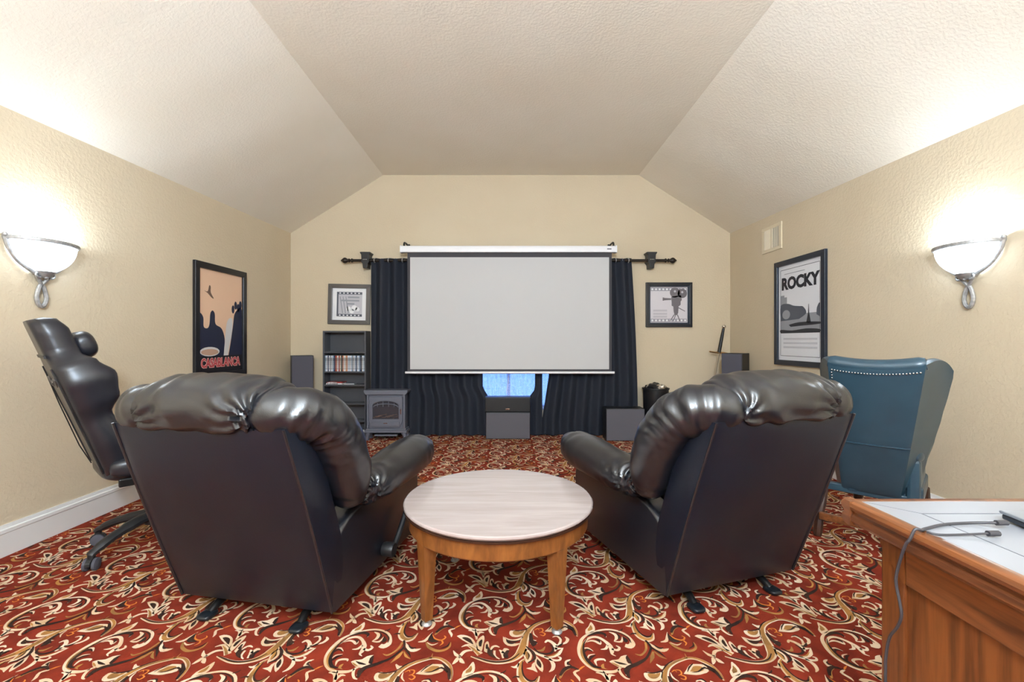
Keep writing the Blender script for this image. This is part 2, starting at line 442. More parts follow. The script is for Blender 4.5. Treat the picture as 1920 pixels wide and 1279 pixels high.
# stem running down into the crescent
D1 = [(1170,20),(1100,62),(1062,130),(1042,200),(1058,250),(1110,278),(1180,265),(1230,225),(1262,192)]
stroke(B, D1, [5,14,20,24,26,26,20,10,1], 'c'); stroke(B, D1, [2,8,12,15,15,14,9,4,1], 't', 2)
stroke(B, [(1130,50),(1095,120),(1085,190),(1120,235),(1180,240),(1235,200)], [2,5,6,7,7,1], 'd')
stroke(B, [(978,98),(1030,104),(1085,65)], [2,12,6], 'c'); stroke(B, [(940,216),(990,200),(1030,205)], [1,7,8], 'd')
# dark tail from the crescent to the bud
stroke(B, [(1080,288),(1082,370),(1000,450),(900,522),(800,565),(700,602),(600,632),(520,685),(488,770)], [8,9,8,9,13,15,16,20,6], 'd')
stroke(B, [(1062,310),(1010,390),(930,450),(860,478),(808,460)], [8,9,7,9,2], 't')
stroke(B, [(500,630),(445,655),(425,715),(440,770),(480,785)], [6,10,10,8,3], 'c')
stroke(B, [(470,740),(520,675),(640,628),(780,580)], [2,4,3,1], 'c')
leaf(B, [(1092,300),(1105,375),(1165,432),(1245,425),(1302,388),(1230,395),(1160,370),(1120,330)], 'c', 'd', .5, (0,4))
stroke(B, [(1082,385),(1135,445),(1165,505)], [7,9,1], 'd'); stroke(B, [(1065,430),(1000,500),(905,582)], [6,15,1], 't'); stroke(B, [(1080,430),(1105,490),(1165,528)], [3,10,1], 't')
# big C scroll
SC = [(770,350),(820,362),(880,330),(905,270),(885,205),(820,165),(720,146),(600,156),(480,186),(360,226),(250,290),(150,390),(92,480),(75,560),(100,632),(170,680),(270,692),(370,685),(445,655)]
stroke(B, SC, [18,24,22,12,10,9,9,9,9,10,13,17,17,15,13,13,14,12,6], 'c')
stroke(B, [(270,300),(160,410),(110,490),(100,560),(125,625),(190,665)], [2,8,10,9,8,2], 't')
stroke(B, [(870,320),(885,260),(840,205),(740,170),(600,180)], [3,6,5,4,1], 'd')
stroke(B, [(350,262),(240,345),(160,450),(130,545),(155,625),(235,640)], [2,6,9,13,13,2], 'd')
stroke(B, [(380,232),(480,205),(560,190),(620,210),(600,245)], [3,12,16,12,3], 'd'); stroke(B, [(560,180),(625,198),(612,245)], [2,6,2], 'c')
stroke(B, [(700,178),(752,208),(732,258),(668,298)], [3,13,12,2], 'c'); stroke(B, [(670,298),(760,302),(822,238)], [4,10,2], 'c'); stroke(B, [(775,190),(785,235),(745,275)], [2,9,2], 'd')
leaf(B, [(825,235),(858,275),(840,305),(790,310)], 'd')
stroke(B, [(225,355),(320,285),(420,246),(500,246),(552,292),(570,360),(540,425),(512,462),(540,488)], [4,9,11,12,12,18,16,8,2], 'c')
stroke(B, [(560,395),(620,412),(672,380),(650,352)], [10,11,10,4], 'c'); stroke(B, [(545,345),(490,392),(412,402)], [8,11,2], 'c')
stroke(B, [(300,310),(380,290),(430,300),(465,330),(495,295)], [2,8,10,11,3], 'c'); stroke(B, [(440,275),(480,290),(470,320)], [3,9,3], 'd')
stroke(B, [(200,390),(262,384),(298,425)], [3,8,3], 'c'); stroke(B, [(175,440),(240,405),(290,430)], [4,9,2], 'd'); stroke(B, [(150,520),(205,478),(292,462)], [3,6,2], 'c'); stroke(B, [(155,545),(220,500),(290,480)], [6,10,2], 'd')
stroke(B, [(198,612),(222,552),(285,530),(352,532),(350,555)], [2,10,10,9,3], 'c'); leaf(B, [(230,645),(250,610),(305,588),(270,640),(300,665)], 't')
leaf(B, [(398,560),(450,540),(540,530),(600,492),(692,474),(645,520),(622,580),(690,604),(560,640),(450,622)], 'c')
leaf(B, [(455,552),(540,575),(600,602),(500,596)], 'd'); leaf(B, [(640,520),(690,480),(670,590),(630,580)], 'd'); leaf(B, [(408,570),(440,580),(490,620),(440,610)], 't')
leaf(B, [(382,202),(420,150),(490,110),(550,62),(576,54),(570,112),(520,170),(440,192)], 'c', 't', .5)
stroke(B, [(830,168),(880,155),(912,132)], [3,6,1], 'd')
# small swirl
leaf(B, [(1588,95),(1600,55),(1632,34),(1685,28),(1640,62),(1700,120),(1640,105)], 'c', 'd', .5)
stroke(B, [(1725,132),(1650,105),(1565,130),(1492,190)], [4,13,14,8], 'd'); stroke(B, [(1640,118),(1560,145),(1490,205),(1470,215)], [2,8,8,3], 't')
stroke(B, [(1735,132),(1665,158),(1690,210),(1688,245)], [6,10,10,1], 'c'); stroke(B, [(1262,306),(1345,292),(1400,235),(1450,178)], [4,13,8,1], 'c')
leaf(B, [(1440,190),(1400,250),(1390,290),(1440,315),(1530,300),(1460,270)], 'd')
stroke(B, [(1450,215),(1480,265),(1560,285),(1615,250),(1595,228)], [2,6,7,6,3], 'o'); stroke(B, [(1560,285),(1580,320),(1538,355)], [6,7,2], 'o')
stroke(B, [(1365,312),(1400,375),(1500,422),(1600,412),(1665,370),(1682,310)], [5,12,13,10,8,2], 't'); stroke(B, [(1375,310),(1440,345),(1520,320)], [3,8,1], 'c'); stroke(B, [(1560,390),(1640,360),(1668,310)], [2,7,1], 'd')
stroke(B, [(1735,130),(1770,110),(1815,92)], [4,7,1], 'o')
# arch leaf and curls
leaf(B, [(1228,716),(1310,660),(1400,600),(1500,590),(1590,605),(1580,682),(1480,716),(1380,732)], 'c', 't', .55, (6,4))
stroke(B, [(1295,695),(1365,635),(1450,588)], [2,6,3], 'd'); stroke(B, [(1340,702),(1440,690),(1560,640),(1640,700)], [1,5,8,6], 'd')
stroke(A, [(1300,408),(1350,412),(1355,445),(1310,462)], [2,5,5,2], 'o'); stroke(A, [(1335,455),(1385,475),(1365,502),(1322,490)], [3,6,5,2], 'o'); stroke(A, [(1250,430),(1290,410),(1310,430)], [2,5,1], 'o')
leaf(B, [(968,600),(985,588),(1020,615),(1090,618),(1010,655),(985,650)], 'c'); stroke(B, [(1390,500),(1425,520),(1450,455)], [1,6,1], 't')
B1, B2 = (.459, .2215), (0.0, .443)
verts, faces, mids = [], [], []
cx0 = sum(p[0][0][0] for p in REP)/len(REP); cy0 = sum(p[0][0][1] for p in REP)/len(REP)
x_lo, x_hi, y_lo, y_hi = XL+.022, XR-.022, .5, D-.022
for i in range(-9, 9):
    for j in range(-24, 24):
        ox, oy = B1[0]*i + B2[0]*j, B1[1]*i + B2[1]*j
        if not (x_lo-.5 < cx0+ox < x_hi+.5 and y_lo-.5 < cy0+oy < y_hi+.5): continue
        for poly, l in REP:
            pts = [(p[0]+ox, p[1]+oy) for p in poly]
            if any(not (x_lo < p[0] < x_hi and y_lo < p[1] < y_hi) for p in pts): continue
            b = len(verts); z = .0006 + .0005*(l if l < 3 else 1)
            verts.extend((p[0], p[1], z) for p in pts); faces.append(list(range(b, b+len(pts)))); mids.append(l)
me = bpy.data.meshes.new('carpet_scrollwork')
me.from_pydata(verts, [], faces)
for m in (M_CREAM, M_TAN, M_DARK, M_ORANGE): me.materials.append(m)
me.polygons.foreach_set('material_index', mids)
o = bpy.data.objects.new('carpet_scrollwork', me); C.objects.link(o); o.parent = floor
tag(o, 'cream, tan and black acanthus scrolls woven into the carpet', kind='stuff')
# ------------------------------------------------------------------ wall sconces
def sconce(y, side, label):
    """half-bowl uplight on a side wall; local +x leaves the wall, +y runs along it. origin on the wall at rim height"""
    xw = XL if side < 0 else XR
    t = thing('wall_sconce', (xw, y, 1.69), label, 'wall lamp', 0 if side < 0 else PI, 'wall sconces')
    R = .172
    bowl = [(R*math.sin(a), -.165*math.cos(a)) for a in [0.18+i*(PI/2-.18)/14 for i in range(15)]]
    inner = [(r-.005, z+.003) for r, z in bowl][::-1]
    glass = bpy.data.materials.get('frosted_lamp_glass')
    if not glass:
        glass = mat('frosted_lamp_glass', lin(250,248,240), .4, emit=LAMP_COL+(1,), estr=SCONCE_GLOW)
    Mh = Matrix.Diagonal((.86, 1, 1, 1))
    MB().lathe(bowl + inner, 40, Mh, a0=-PI/2, a1=PI/2).build('bowl', glass, t, smooth=True)
    rim = [(R*math.sin(a)*.86*1.02, R*math.cos(a)*1.02, .004) for a in [i*PI/24 for i in range(25)]]
    MB().tube(rim, .0095, 8, squash=1.3).build('rim', M_IRON, t, smooth=True)
    for sg in (-1, 1):      # side straps following the wall from rim end to the bottom boss
        pts = smooth_path([(.012, sg*(R+.004), .012), (.014, sg*(R-.012), -.05), (.016, sg*.115, -.115), (.025, sg*.052, -.160), (.032, sg*.035, -.172)], 6)
        MB().tube(pts, .0125, 8).build('strap', M_IRON, t, smooth=True)
        MB().ball((.016, sg*(R+.008), .016), .014).build('strap_knot', M_IRON, t, smooth=True)
        sc = [(.04+.0*i, sg*(.034+.016*math.cos(a)), -.178+.014*math.sin(a)) for i, a in enumerate([PI*.9-k*PI*1.6/12 for k in range(13)])]
        MB().tube(sc, .006, 7).build('scroll', M_IRON, t, smooth=True)
    MB().lathe([(.0,-.022),(.016,-.022),(.03,-.012),(.046,.006),(.05,.014),(.0,.014)], 24, Matrix.Translation((.032,0,-.170)), sy=1.0).build('bottom_cup', M_IRON, t, smooth=True)
    MB().ball((.045, 0, -.188), .011).build('boss', M_IRON, t, smooth=True)
    for sg in (-1, 1):
        MB().tube(smooth_path([(.03, sg*.036, -.180), (.024, sg*.018, -.205), (.018, -sg*.004, -.236)], 5), .0095, 8).build('fork_arm', M_IRON, t, smooth=True)
    loop = [(.018, .027*math.sin(a)*(.6+.4*math.cos(a*.5)**2 if False else 1), -.292+.062*math.cos(a)) for a in [i*2*PI/28 for i in range(29)]]
    loop = [(p[0], p[1]*(.55+.45*min(1, (-.225-p[2])/.08)) if p[2] > -.305 else p[1], p[2]) for p in loop]
    MB().tube(loop, .0105, 8, caps=False).build('loop', M_IRON, t, smooth=True)
    bx('wall_plate', 0, .01, -.05, .05, -.16, -.06, M_IRON, t, .004)
    bulb = mat('bulb', (1,1,1,1), .4, emit=LAMP_COL+(1,), estr=20) if not bpy.data.materials.get('bulb') else bpy.data.materials['bulb']
    MB().lathe([(0,-.10),(.012,-.10),(.014,-.08),(.028,-.055),(.028,-.04),(.018,-.024),(0,-.018)], 16, Matrix.Translation((.07,0,0))).build('bulb', bulb, t, smooth=True)
    l = bpy.data.lights.new('sconce_light', 'POINT')
    l.energy = SCONCE_POWER; l.color = LAMP_COL; l.shadow_soft_size = .03
    lo = bpy.data.objects.new('sconce_light', l); C.objects.link(lo)
    lo.parent = t; lo.location = (.072, 0, .005)
    return t
sconce(2.52, -1, 'frosted bowl wall lamp on the left wall, above the reclined gaming chair')
sconce(2.585, 1, 'frosted bowl wall lamp on the right wall, above the teal wing chair')
sconce(-.75, -1, 'added fill lamp, frosted bowl on the left wall, unseen behind the photographer')  # copy of the visible sconces, added out of view for ambient fill
sconce(-.75, 1, 'added fill lamp, frosted bowl on the right wall, unseen behind the photographer')  # its opposite, likewise added to brighten the room

# ------------------------------------------------------------------ recliners
def pleats(seed, creases):
    """returns displacement(p) for soft gathered folds radiating from crease points [(centre, sigma, amp, n)]"""
    def fn(p, ax=(0, 2)):
        d = 0.0
        for c, sg, amp, n in creases:
            a, b = p[ax[0]]-c[ax[0]], p[ax[1]]-c[ax[1]]
            r = math.sqrt(sum((p[i]-c[i])**2 for i in range(3)))
            ph = math.atan2(b, a)
            w = math.exp(-(r/sg)**2)
            d += amp*w*math.sin(n*ph + 3*noise.noise((p[0]*9+seed, p[1]*9, p[2]*9))) * min(1, r/.03)
            d -= amp*.9*math.exp(-(r/(sg*.5))**2)
        d += .004*noise.noise((p[0]*11+seed, p[1]*11, p[2]*11)) + .0025*noise.noise((p[0]*26, p[1]*26+seed, p[2]*26))
        return d
    return fn
def blob(c, h, e1=.8, e2=.8, nu=64, nv=40, R=None, disp=None, shape=None):
    """superellipsoid; long axis is x"""
    def fn(u, v):
        a, b = 2*PI*u, PI*(v-.5)
        ca, sa = sgnpow(math.cos(a), e2), sgnpow(math.sin(a), e2)
        cb, sb = sgnpow(math.cos(b), e1), sgnpow(math.sin(b), e1)
        n = Vector((sb, cb*ca, cb*sa))
        p = Vector((h[0]*sb, h[1]*cb*ca, h[2]*cb*sa))
        if shape: p = shape(p)
        if R: p = R @ p; n = R @ n
        p = p + Vector(c)
        if disp and n.length > 1e-6: p = p + n.normalized()*disp(p)
        return p
    return MB().grid(fn, nu, nv, wrap_u=True)
def sweep(path, n=40, k=9, disp=None, squash=1.0):
    """fat tube through (x,y,z,r), closed with rounded ends"""
    P = smooth_path(path, k)
    pts = [Vector(p[:3]) for p in P]; rs = [p[3] for p in P]
    m = len(P)
    frames = []; up = Vector((0, -1, 0))
    for i in range(m):
        t = (pts[min(i+1, m-1)]-pts[max(i-1, 0)]).normalized()
        up = (up - t*up.dot(t)).normalized()
        frames.append((t, up.copy(), t.cross(up)))
    ext = []
    for kk in range(6, 0, -1):
        a = kk/6*PI/2; t, u, s = frames[0]; ext.append((pts[0]-t*rs[0]*math.sin(a)*.8, max(1e-4, rs[0]*math.cos(a)), u, s))
    for i in range(m): ext.append((pts[i], rs[i], frames[i][1], frames[i][2]))
    for kk in range(1, 7):
        a = kk/6*PI/2; t, u, s = frames[-1]; ext.append((pts[-1]+t*rs[-1]*math.sin(a)*.8, max(1e-4, rs[-1]*math.cos(a)), u, s))
    q = len(ext)
    mb = MB(); verts, faces = [], []
    for i, (p, r, u, s) in enumerate(ext):
        for j in range(n):
            a = 2*PI*j/n; nn = u*math.cos(a)*squash + s*math.sin(a)
            x = p + nn*r
            if disp: x = x + nn*disp(x, i/(q-1), a)
            verts.append(x)
    for i in range(q-1):
        for j in range(n): faces.append((i*n+j, i*n+(j+1) % n, (i+1)*n+(j+1) % n, (i+1)*n+j))
    return mb.add(verts, faces)

def recliner(loc, rz, label, seed):
    t = thing('recliner', loc, label, 'recliner', rz, 'black leather recliners')
    HW = .345; LEAN = -.275; ZT = .845; Z0 = .075
    # rear shell: leaning slab with slack leather
    def rear(u, v):
        x = (-1+2*u)*(HW + .012*math.sin(PI*v))
        y = LEAN*v; z = Z0 + (ZT-Z0)*v
        e = (4*u*(1-u))**.35*(4*v*(1-v))**.35
        y += -.014*e + .010*e*noise.noise((x*3+seed*2, z*4, seed)) + .006*e*math.sin(9*(z-.6*x)+seed*3)*max(0, .6-v)
        return (x, y, z)
    mb = MB().grid(rear, 30, 30)
    mb.grid(lambda u, v: (rear(u, v)[0], LEAN*v+.15, rear(u, v)[2]), 30, 30)
    for uu in (0, 1):
        mb.grid(lambda a, v, uu=uu: (rear(uu, v)[0]*(1+.018*math.sin(PI*a)), LEAN*v+.15*a, rear(uu, v)[2]), 5, 30)
    for vv in (0, 1):
        mb.grid(lambda u, a, vv=vv: (rear(u, vv)[0], LEAN*vv+.15*a, rear(u, vv)[2]), 30, 5)
    mb.build('back_shell', M_LEATHER_BACK, t, smooth=True, angle=50)
    for sx in (-1, 1):
        MB().tube([(sx*(HW+.008*math.sin(PI*v)+.002), LEAN*v-.002, Z0+(ZT-Z0)*v) for v in [i/16 for i in range(17)]], .005, 6).build('piping', M_LEATHER, t, smooth=True)
    # arm bodies
    prof = smooth_path([(.0,Z0),(-.006,.18),(-.006,.27),(.012,.33),(.06,.385),(.14,.425),(.30,.45)], 4) + [(.5,.46),(.78,.46),(.82,.44),(.835,.38),(.835,Z0)]
    for sx in (-1, 1):
        x0, x1 = sx*.262, sx*.352
        mb = MB()
        n = len(prof)
        rows = [(x0, 1.0), (sx*.335, 1.0), (sx*.350, .965), (sx*.356, .90)]
        def pr(p, f):    # shrink profile toward its centre for a rounded outer edge
            return (.42+(p[0]-.42)*(1-(1-f)*.22), .2+(p[1]-.2)*(1-(1-f)*.9) if p[1] > .2 else p[1])
        V = []
        for x, f in rows:
            V += [(x,)+pr(p, f) for p in prof]
        fs = []
        for r in range(len(rows)-1):
            for i in range(n): fs.append((r*n+i, r*n+(i+1) % n, (r+1)*n+(i+1) % n, (r+1)*n+i))
        fs.append(list(range(n))[::-1]); fs.append([(len(rows)-1)*n+i for i in range(n)])
        mb.add(V, fs); mb.build('arm_body', M_LEATHER, t, smooth=True, angle=60)
        # arm pad
        dp = pleats(seed+sx, [((sx*.43,.16,.49), .13, .010, 14), ((sx*.34,.83,.53), .12, .008, 12)])
        def shp(p, sx=sx):
            s = p.x/.37
            return Vector((p.x, p.y*(1+.10*s), p.z*(1.0+.12*s) + .012*s))
        R = Matrix(((0,1,0),(1,0,0),(0,0,1)))
        blob((sx*.372, .49, .515), (.37, .105, .092), .55, .85, 48, 60, R, lambda p: dp(p, (1, 2)) + .004*math.sin(70*p.y+6*noise.noise((p.x*14, p.y*5, p.z*14+seed)))*max(0, noise.noise((p.x*6, p.y*7, seed+sx))+.15), shp).build('arm_pad', M_LEATHER, t, smooth=True, angle=80)
    # seat, footrest front, inner back
    blob((0,.42,.40), (.265,.40,.095), .45, .7, 40, 40, None, pleats(seed+5, [])).build('seat_cushion', M_LEATHER, t, smooth=True, angle=80)
    MB().box(-.262,.262,.02,.80,.075,.34).build('seat_base', M_LEATHER_BACK, t, bevel=.02)
    blob((0,.835,.26), (.262,.045,.165), .4, .6, 30, 30).build('footrest', M_LEATHER, t, smooth=True, angle=80)
    Rl = Matrix.Rotation(math.radians(-18), 3, 'X')
    blob((0,-.02,.66), (.30,.12,.24), .5, .7, 40, 40, Rl.inverted(), pleats(seed+7, [])).build('back_cushion', M_LEATHER, t, smooth=True, angle=80)
    # head roll over the top of the back
    dc = pleats(seed, [((-.25,-.28,.86), .15, .010, 11), ((.25,-.27,.87), .18, .012, 15), ((.02,-.30,.82), .12, .005, 9)])
    def dcc(p):
        return dc(p) + .0085*math.sin(62*p.x + 14*p.z + 5*noise.noise((p.x*4+seed, p.y*6, p.z*8)))*max(0, noise.noise((p.x*4, p.z*4, seed*1.7))+.25)
    def bow(p): return Vector((p.x, p.y, (p.z + .012*(1-(p.x/.27)**2)) if p.z > 0 else p.z*.52))
    blob((0, -.185, .895), (.30, .128, .108), .5, .8, 72, 84, Rl.inverted(), dcc, bow).build('head_roll', M_LEATHER, t, smooth=True, angle=80)
    for sx in (-1, 1):
        path = [(sx*.205,-.225,.888,.060),(sx*.27,-.215,.888,.086),(sx*.335,-.165,.878,.097),(sx*.372,-.085,.835,.100),(sx*.383,-.01,.745,.098),(sx*.380,.045,.640,.094),(sx*.372,.075,.560,.086),(sx*.366,.085,.52,.072)]
        def dw(p, s, a, sx=sx):
            el = math.exp(-((s-.38)/.16)**2)
            inn = max(0, math.cos(a-.35))
            d = -.016*el*inn + .0075*el*inn*math.sin(120*s+5*noise.noise((p.x*8+seed, p.y*8, p.z*8))) + .003*el*math.sin(60*s+3*noise.noise((p.x*6, p.y*6+seed, p.z*6)))
            d += .0045*math.sin(38*s*(1+.2*math.sin(a))+seed)*noise.noise((p.x*7, p.y*7+seed, p.z*7)) + .004*noise.noise((p.x*12+seed, p.y*12, p.z*12))
            return d
        sweep(path, 40, 10, dw).build('wing_cushion', M_LEATHER, t, smooth=True, angle=80)
    # base irons with rubber pads
    for sx in (-1, 1):
        u = sx*.205
        pts = [(u,.75,.02),(u,.06,.02),(u+sx*.002,.02,.02),(u+sx*.004,-.01,.016)]
        MB().tube([(u,.72,.055),(u,.12,.055),(u,.03,.035),(u+sx*.004,-.005,.016)], [.016,.016,.017,.015], 10).build('base_iron', M_BLACKMET, t, smooth=True)
        blob((u+sx*.006,-.015,.012), (.030,.036,.0118), .6, .8, 20, 16).build('foot_pad', M_RUBBER, t, smooth=True, angle=80)
    # lever
    MB().tube(smooth_path([(.345,.40,.15),(.395,.40,.145),(.405,.44,.16),(.408,.52,.235),(.408,.57,.285)], 5), [.014]*21, 8).build('lever_arm', M_PLASTIC, t, smooth=True)
    MB().lathe([(0,-.028),(.030,-.028),(.034,-.02),(.034,.02),(.030,.028),(0,.028)], 20, Matrix.Translation((.392,.395,.145)) @ Matrix.Rotation(PI/2, 4, 'Y')).build('lever_hub', M_PLASTIC, t, smooth=True)
    return t
recliner((-1.037, 1.80, 0), -math.radians(10.9), 'black leather recliner to the left of the round table, seen from behind', 1.3)
recliner((.985, 1.955, 0), math.radians(18), 'black leather recliner to the right of the round table, seen from behind', 4.1)

# ------------------------------------------------------------------ round coffee table
t = thing('coffee_table', (-.051, 2.016, 0), 'round wooden coffee table with pale glossy top between the two recliners', 'table')
RT = .4235
MB().lathe([(0,.412),(RT-.012,.412),(RT-.003,.418),(RT,.424),(RT-.001,.430),(RT-.006,.434),(0,.434)], 72).build('table_top', M_TOP, t, smooth=True, angle=30)
MB().lathe([(RT-.018,.405),(RT-.004,.405),(RT-.002,.412),(RT-.018,.412)], 72).build('edge_band', M_WLEG, t, smooth=True, angle=30)
MB().lathe([(RT-.045,.330),(RT-.028,.330),(RT-.024,.336),(RT-.022,.405),(RT-.045,.405)], 72).build('apron', M_TABLEW, t, smooth=True, angle=30)
for a in (219.75, 309.75, 39.75, 129.75):
    A_ = math.radians(a)
    Mx = Matrix.Rotation(A_, 4, 'Z') @ Matrix.Translation((.368, 0, 0))
    mb = MB(); w0, w1 = .031, .017
    prof = [(.024, .0), (.4115, 1.0)]
    V = []
    for z, f in ((.022,0),(.33,.86),(.331,.92),(.411,1)):
        w = w1+(w0-w1)*f; sh = .0 if f < .9 else .0
        V += [(-w+sh,-w,z),(w+sh,-w,z),(w+sh,w,z),(-w+sh,w,z)]
    fs = [(0,3,2,1),(12,13,14,15)]
    for r in range(3):
        for i in range(4): fs.append((r*4+i, r*4+(i+1) % 4, r*4+4+(i+1) % 4, r*4+4+i))
    mb.add(V, fs, 0, Mx @ Matrix.Rotation(math.radians(45), 4, 'Z') if False else Mx)
    lg = mb.build('leg', M_TABLEW, t, bevel=.003)
    MB().lathe([(0,.0),(.020,.0),(.021,.004),(.014,.012),(.016,.024),(0,.024)], 18, Mx).build('ferrule', M_IRON, lg, smooth=True)

# ------------------------------------------------------------------ desk at the right, laptop and cable
DX0, DY1, DZ = .80, 1.07, .762
t = thing('desk', (DX0, 0, 0), 'cherry wood desk with pale inlaid top in the right foreground', 'desk')
W, Y0, Y1 = .95, .10, DY1
bx('desk_top', .028, W, Y0, Y1-.028, DZ-.030, DZ, M_DESKTOP, t)
for nm, a in (('inlay_line', (.100, .1025, Y0, Y1-.10)), ('inlay_line', (.100, W, Y1-.1025, Y1-.10))):
    bx(nm, a[0], a[1], a[2], a[3], DZ-.002, DZ+.0005, M_LINE, t)
MB().tube([(.03, Y1-.03, DZ-.0003), (.101, Y1-.101, DZ-.0003)], .0009, 6).build('inlay_line', M_LINE, t)
mp = [(.028,DZ),(.012,DZ+.001),(.003,DZ-.004),(0,DZ-.012),(.003,DZ-.020),(.010,DZ-.024),(.010,DZ-.030),(.004,DZ-.034),(.002,DZ-.044),(.008,DZ-.052),(.018,DZ-.056),(.028,DZ-.056)]
MB().prism(mp, Y0, Y1, 'y').build('edge_moulding', M_DESKY, t, smooth=True, angle=35)
MB().prism([(Y1-(p[0]), p[1]) for p in mp], .0, W, 'x').build('edge_moulding', M_DESKY, t, smooth=True, angle=35)
bx('apron_rail', .030, .05, Y0, Y1-.14, DZ-.135, DZ-.056, M_DESKY, t, .003)
bx('side_panel', .040, .058, Y0+.02, Y1-.10, 0.06, DZ-.056, M_DESK, t)
bx('corner_post', .034, .095, Y1-.135, Y1-.075, 0, DZ-.056, M_DESK, t, .004)
bx('plinth', .034, .060, Y0, Y1-.075, 0, .06, M_DESK, t, .003)
bx('back_panel', .06, W, Y1-.115, Y1-.095, 0.03, DZ-.056, M_DESK, t)
MB().prism([(Y1-.14, DZ-.056), (Y1-.135, DZ-.056), (Y1-.08, DZ-.056), (Y1-.08, DZ-.075), (Y1-.14, DZ-.135)], .028, .042, 'x').build('corner_block', M_DESK, t)
lp = thing('laptop', (1.145, .80, DZ+.001), 'slim silver laptop at the right edge of the desk with two plugs', 'laptop', math.radians(-8))
bx('laptop_base', -.128, .19, -.12, .115, .003, .014, M_LAPTOPDK, lp, .003)
bx('laptop_lid', -.132, .192, -.122, .117, .0145, .021, M_LAPTOP, lp, .003)
for q in (-.1, .15):
    for r in (-.1, .09): MB().lathe([(0,0),(.008,0),(.008,.003),(0,.003)], 10, Matrix.Translation((q, r, 0))).build('rubber_foot', M_RUBBER, lp)
def onD(px, py, z=DZ+.004):
    d = (EYE-z)*F/(py-CY); return ((px-CX)/F*d, d, z)
cp = [onD(1868,981,DZ+.012), onD(1820,981), onD(1770,984), onD(1735,992), onD(1708,1006)]
def onX(px, py, X=.789):
    d = X*F/(px-CX); return (X, d, EYE-(py-CY)*d/F)
cp = cp[:4] + [(.812, .872, DZ+.0055), (.800, .874, DZ+.0055), onX(1706,1012,.792), onX(1697,1024), onX(1684,1064), onX(1680,1092), onX(1687,1130), onX(1690,1156), onX(1682,1177), onX(1668,1196), onX(1661,1232), onX(1660,1279), (.789,.93,.2), (.785,.93,.03), (.76,.93,.006)]
cab = thing('charging_cable', (.8, .9, 0), 'grey cable running from the laptop over the desk edge to the floor', 'cable')
def rel(p): return [(a[0]-.8, a[1]-.9, a[2]) for a in p]
MB().tube(rel(smooth_path(cp, 8)), .0028, 8).build('main_lead', M_CABLE, cab, smooth=True)
c2 = [onD(1852,1001,DZ+.008), onD(1800,1003), onD(1760,1003), onD(1738,998)]
MB().tube(rel(smooth_path(c2, 6)), .0022, 8).build('second_lead', M_CABLE, cab, smooth=True)
for q in (cp[0], c2[0]):
    MB().tube(rel([q, (q[0]+.022, q[1]+.001, q[2])]), .0055, 8).build('plug', M_CABLE, cab, smooth=True)
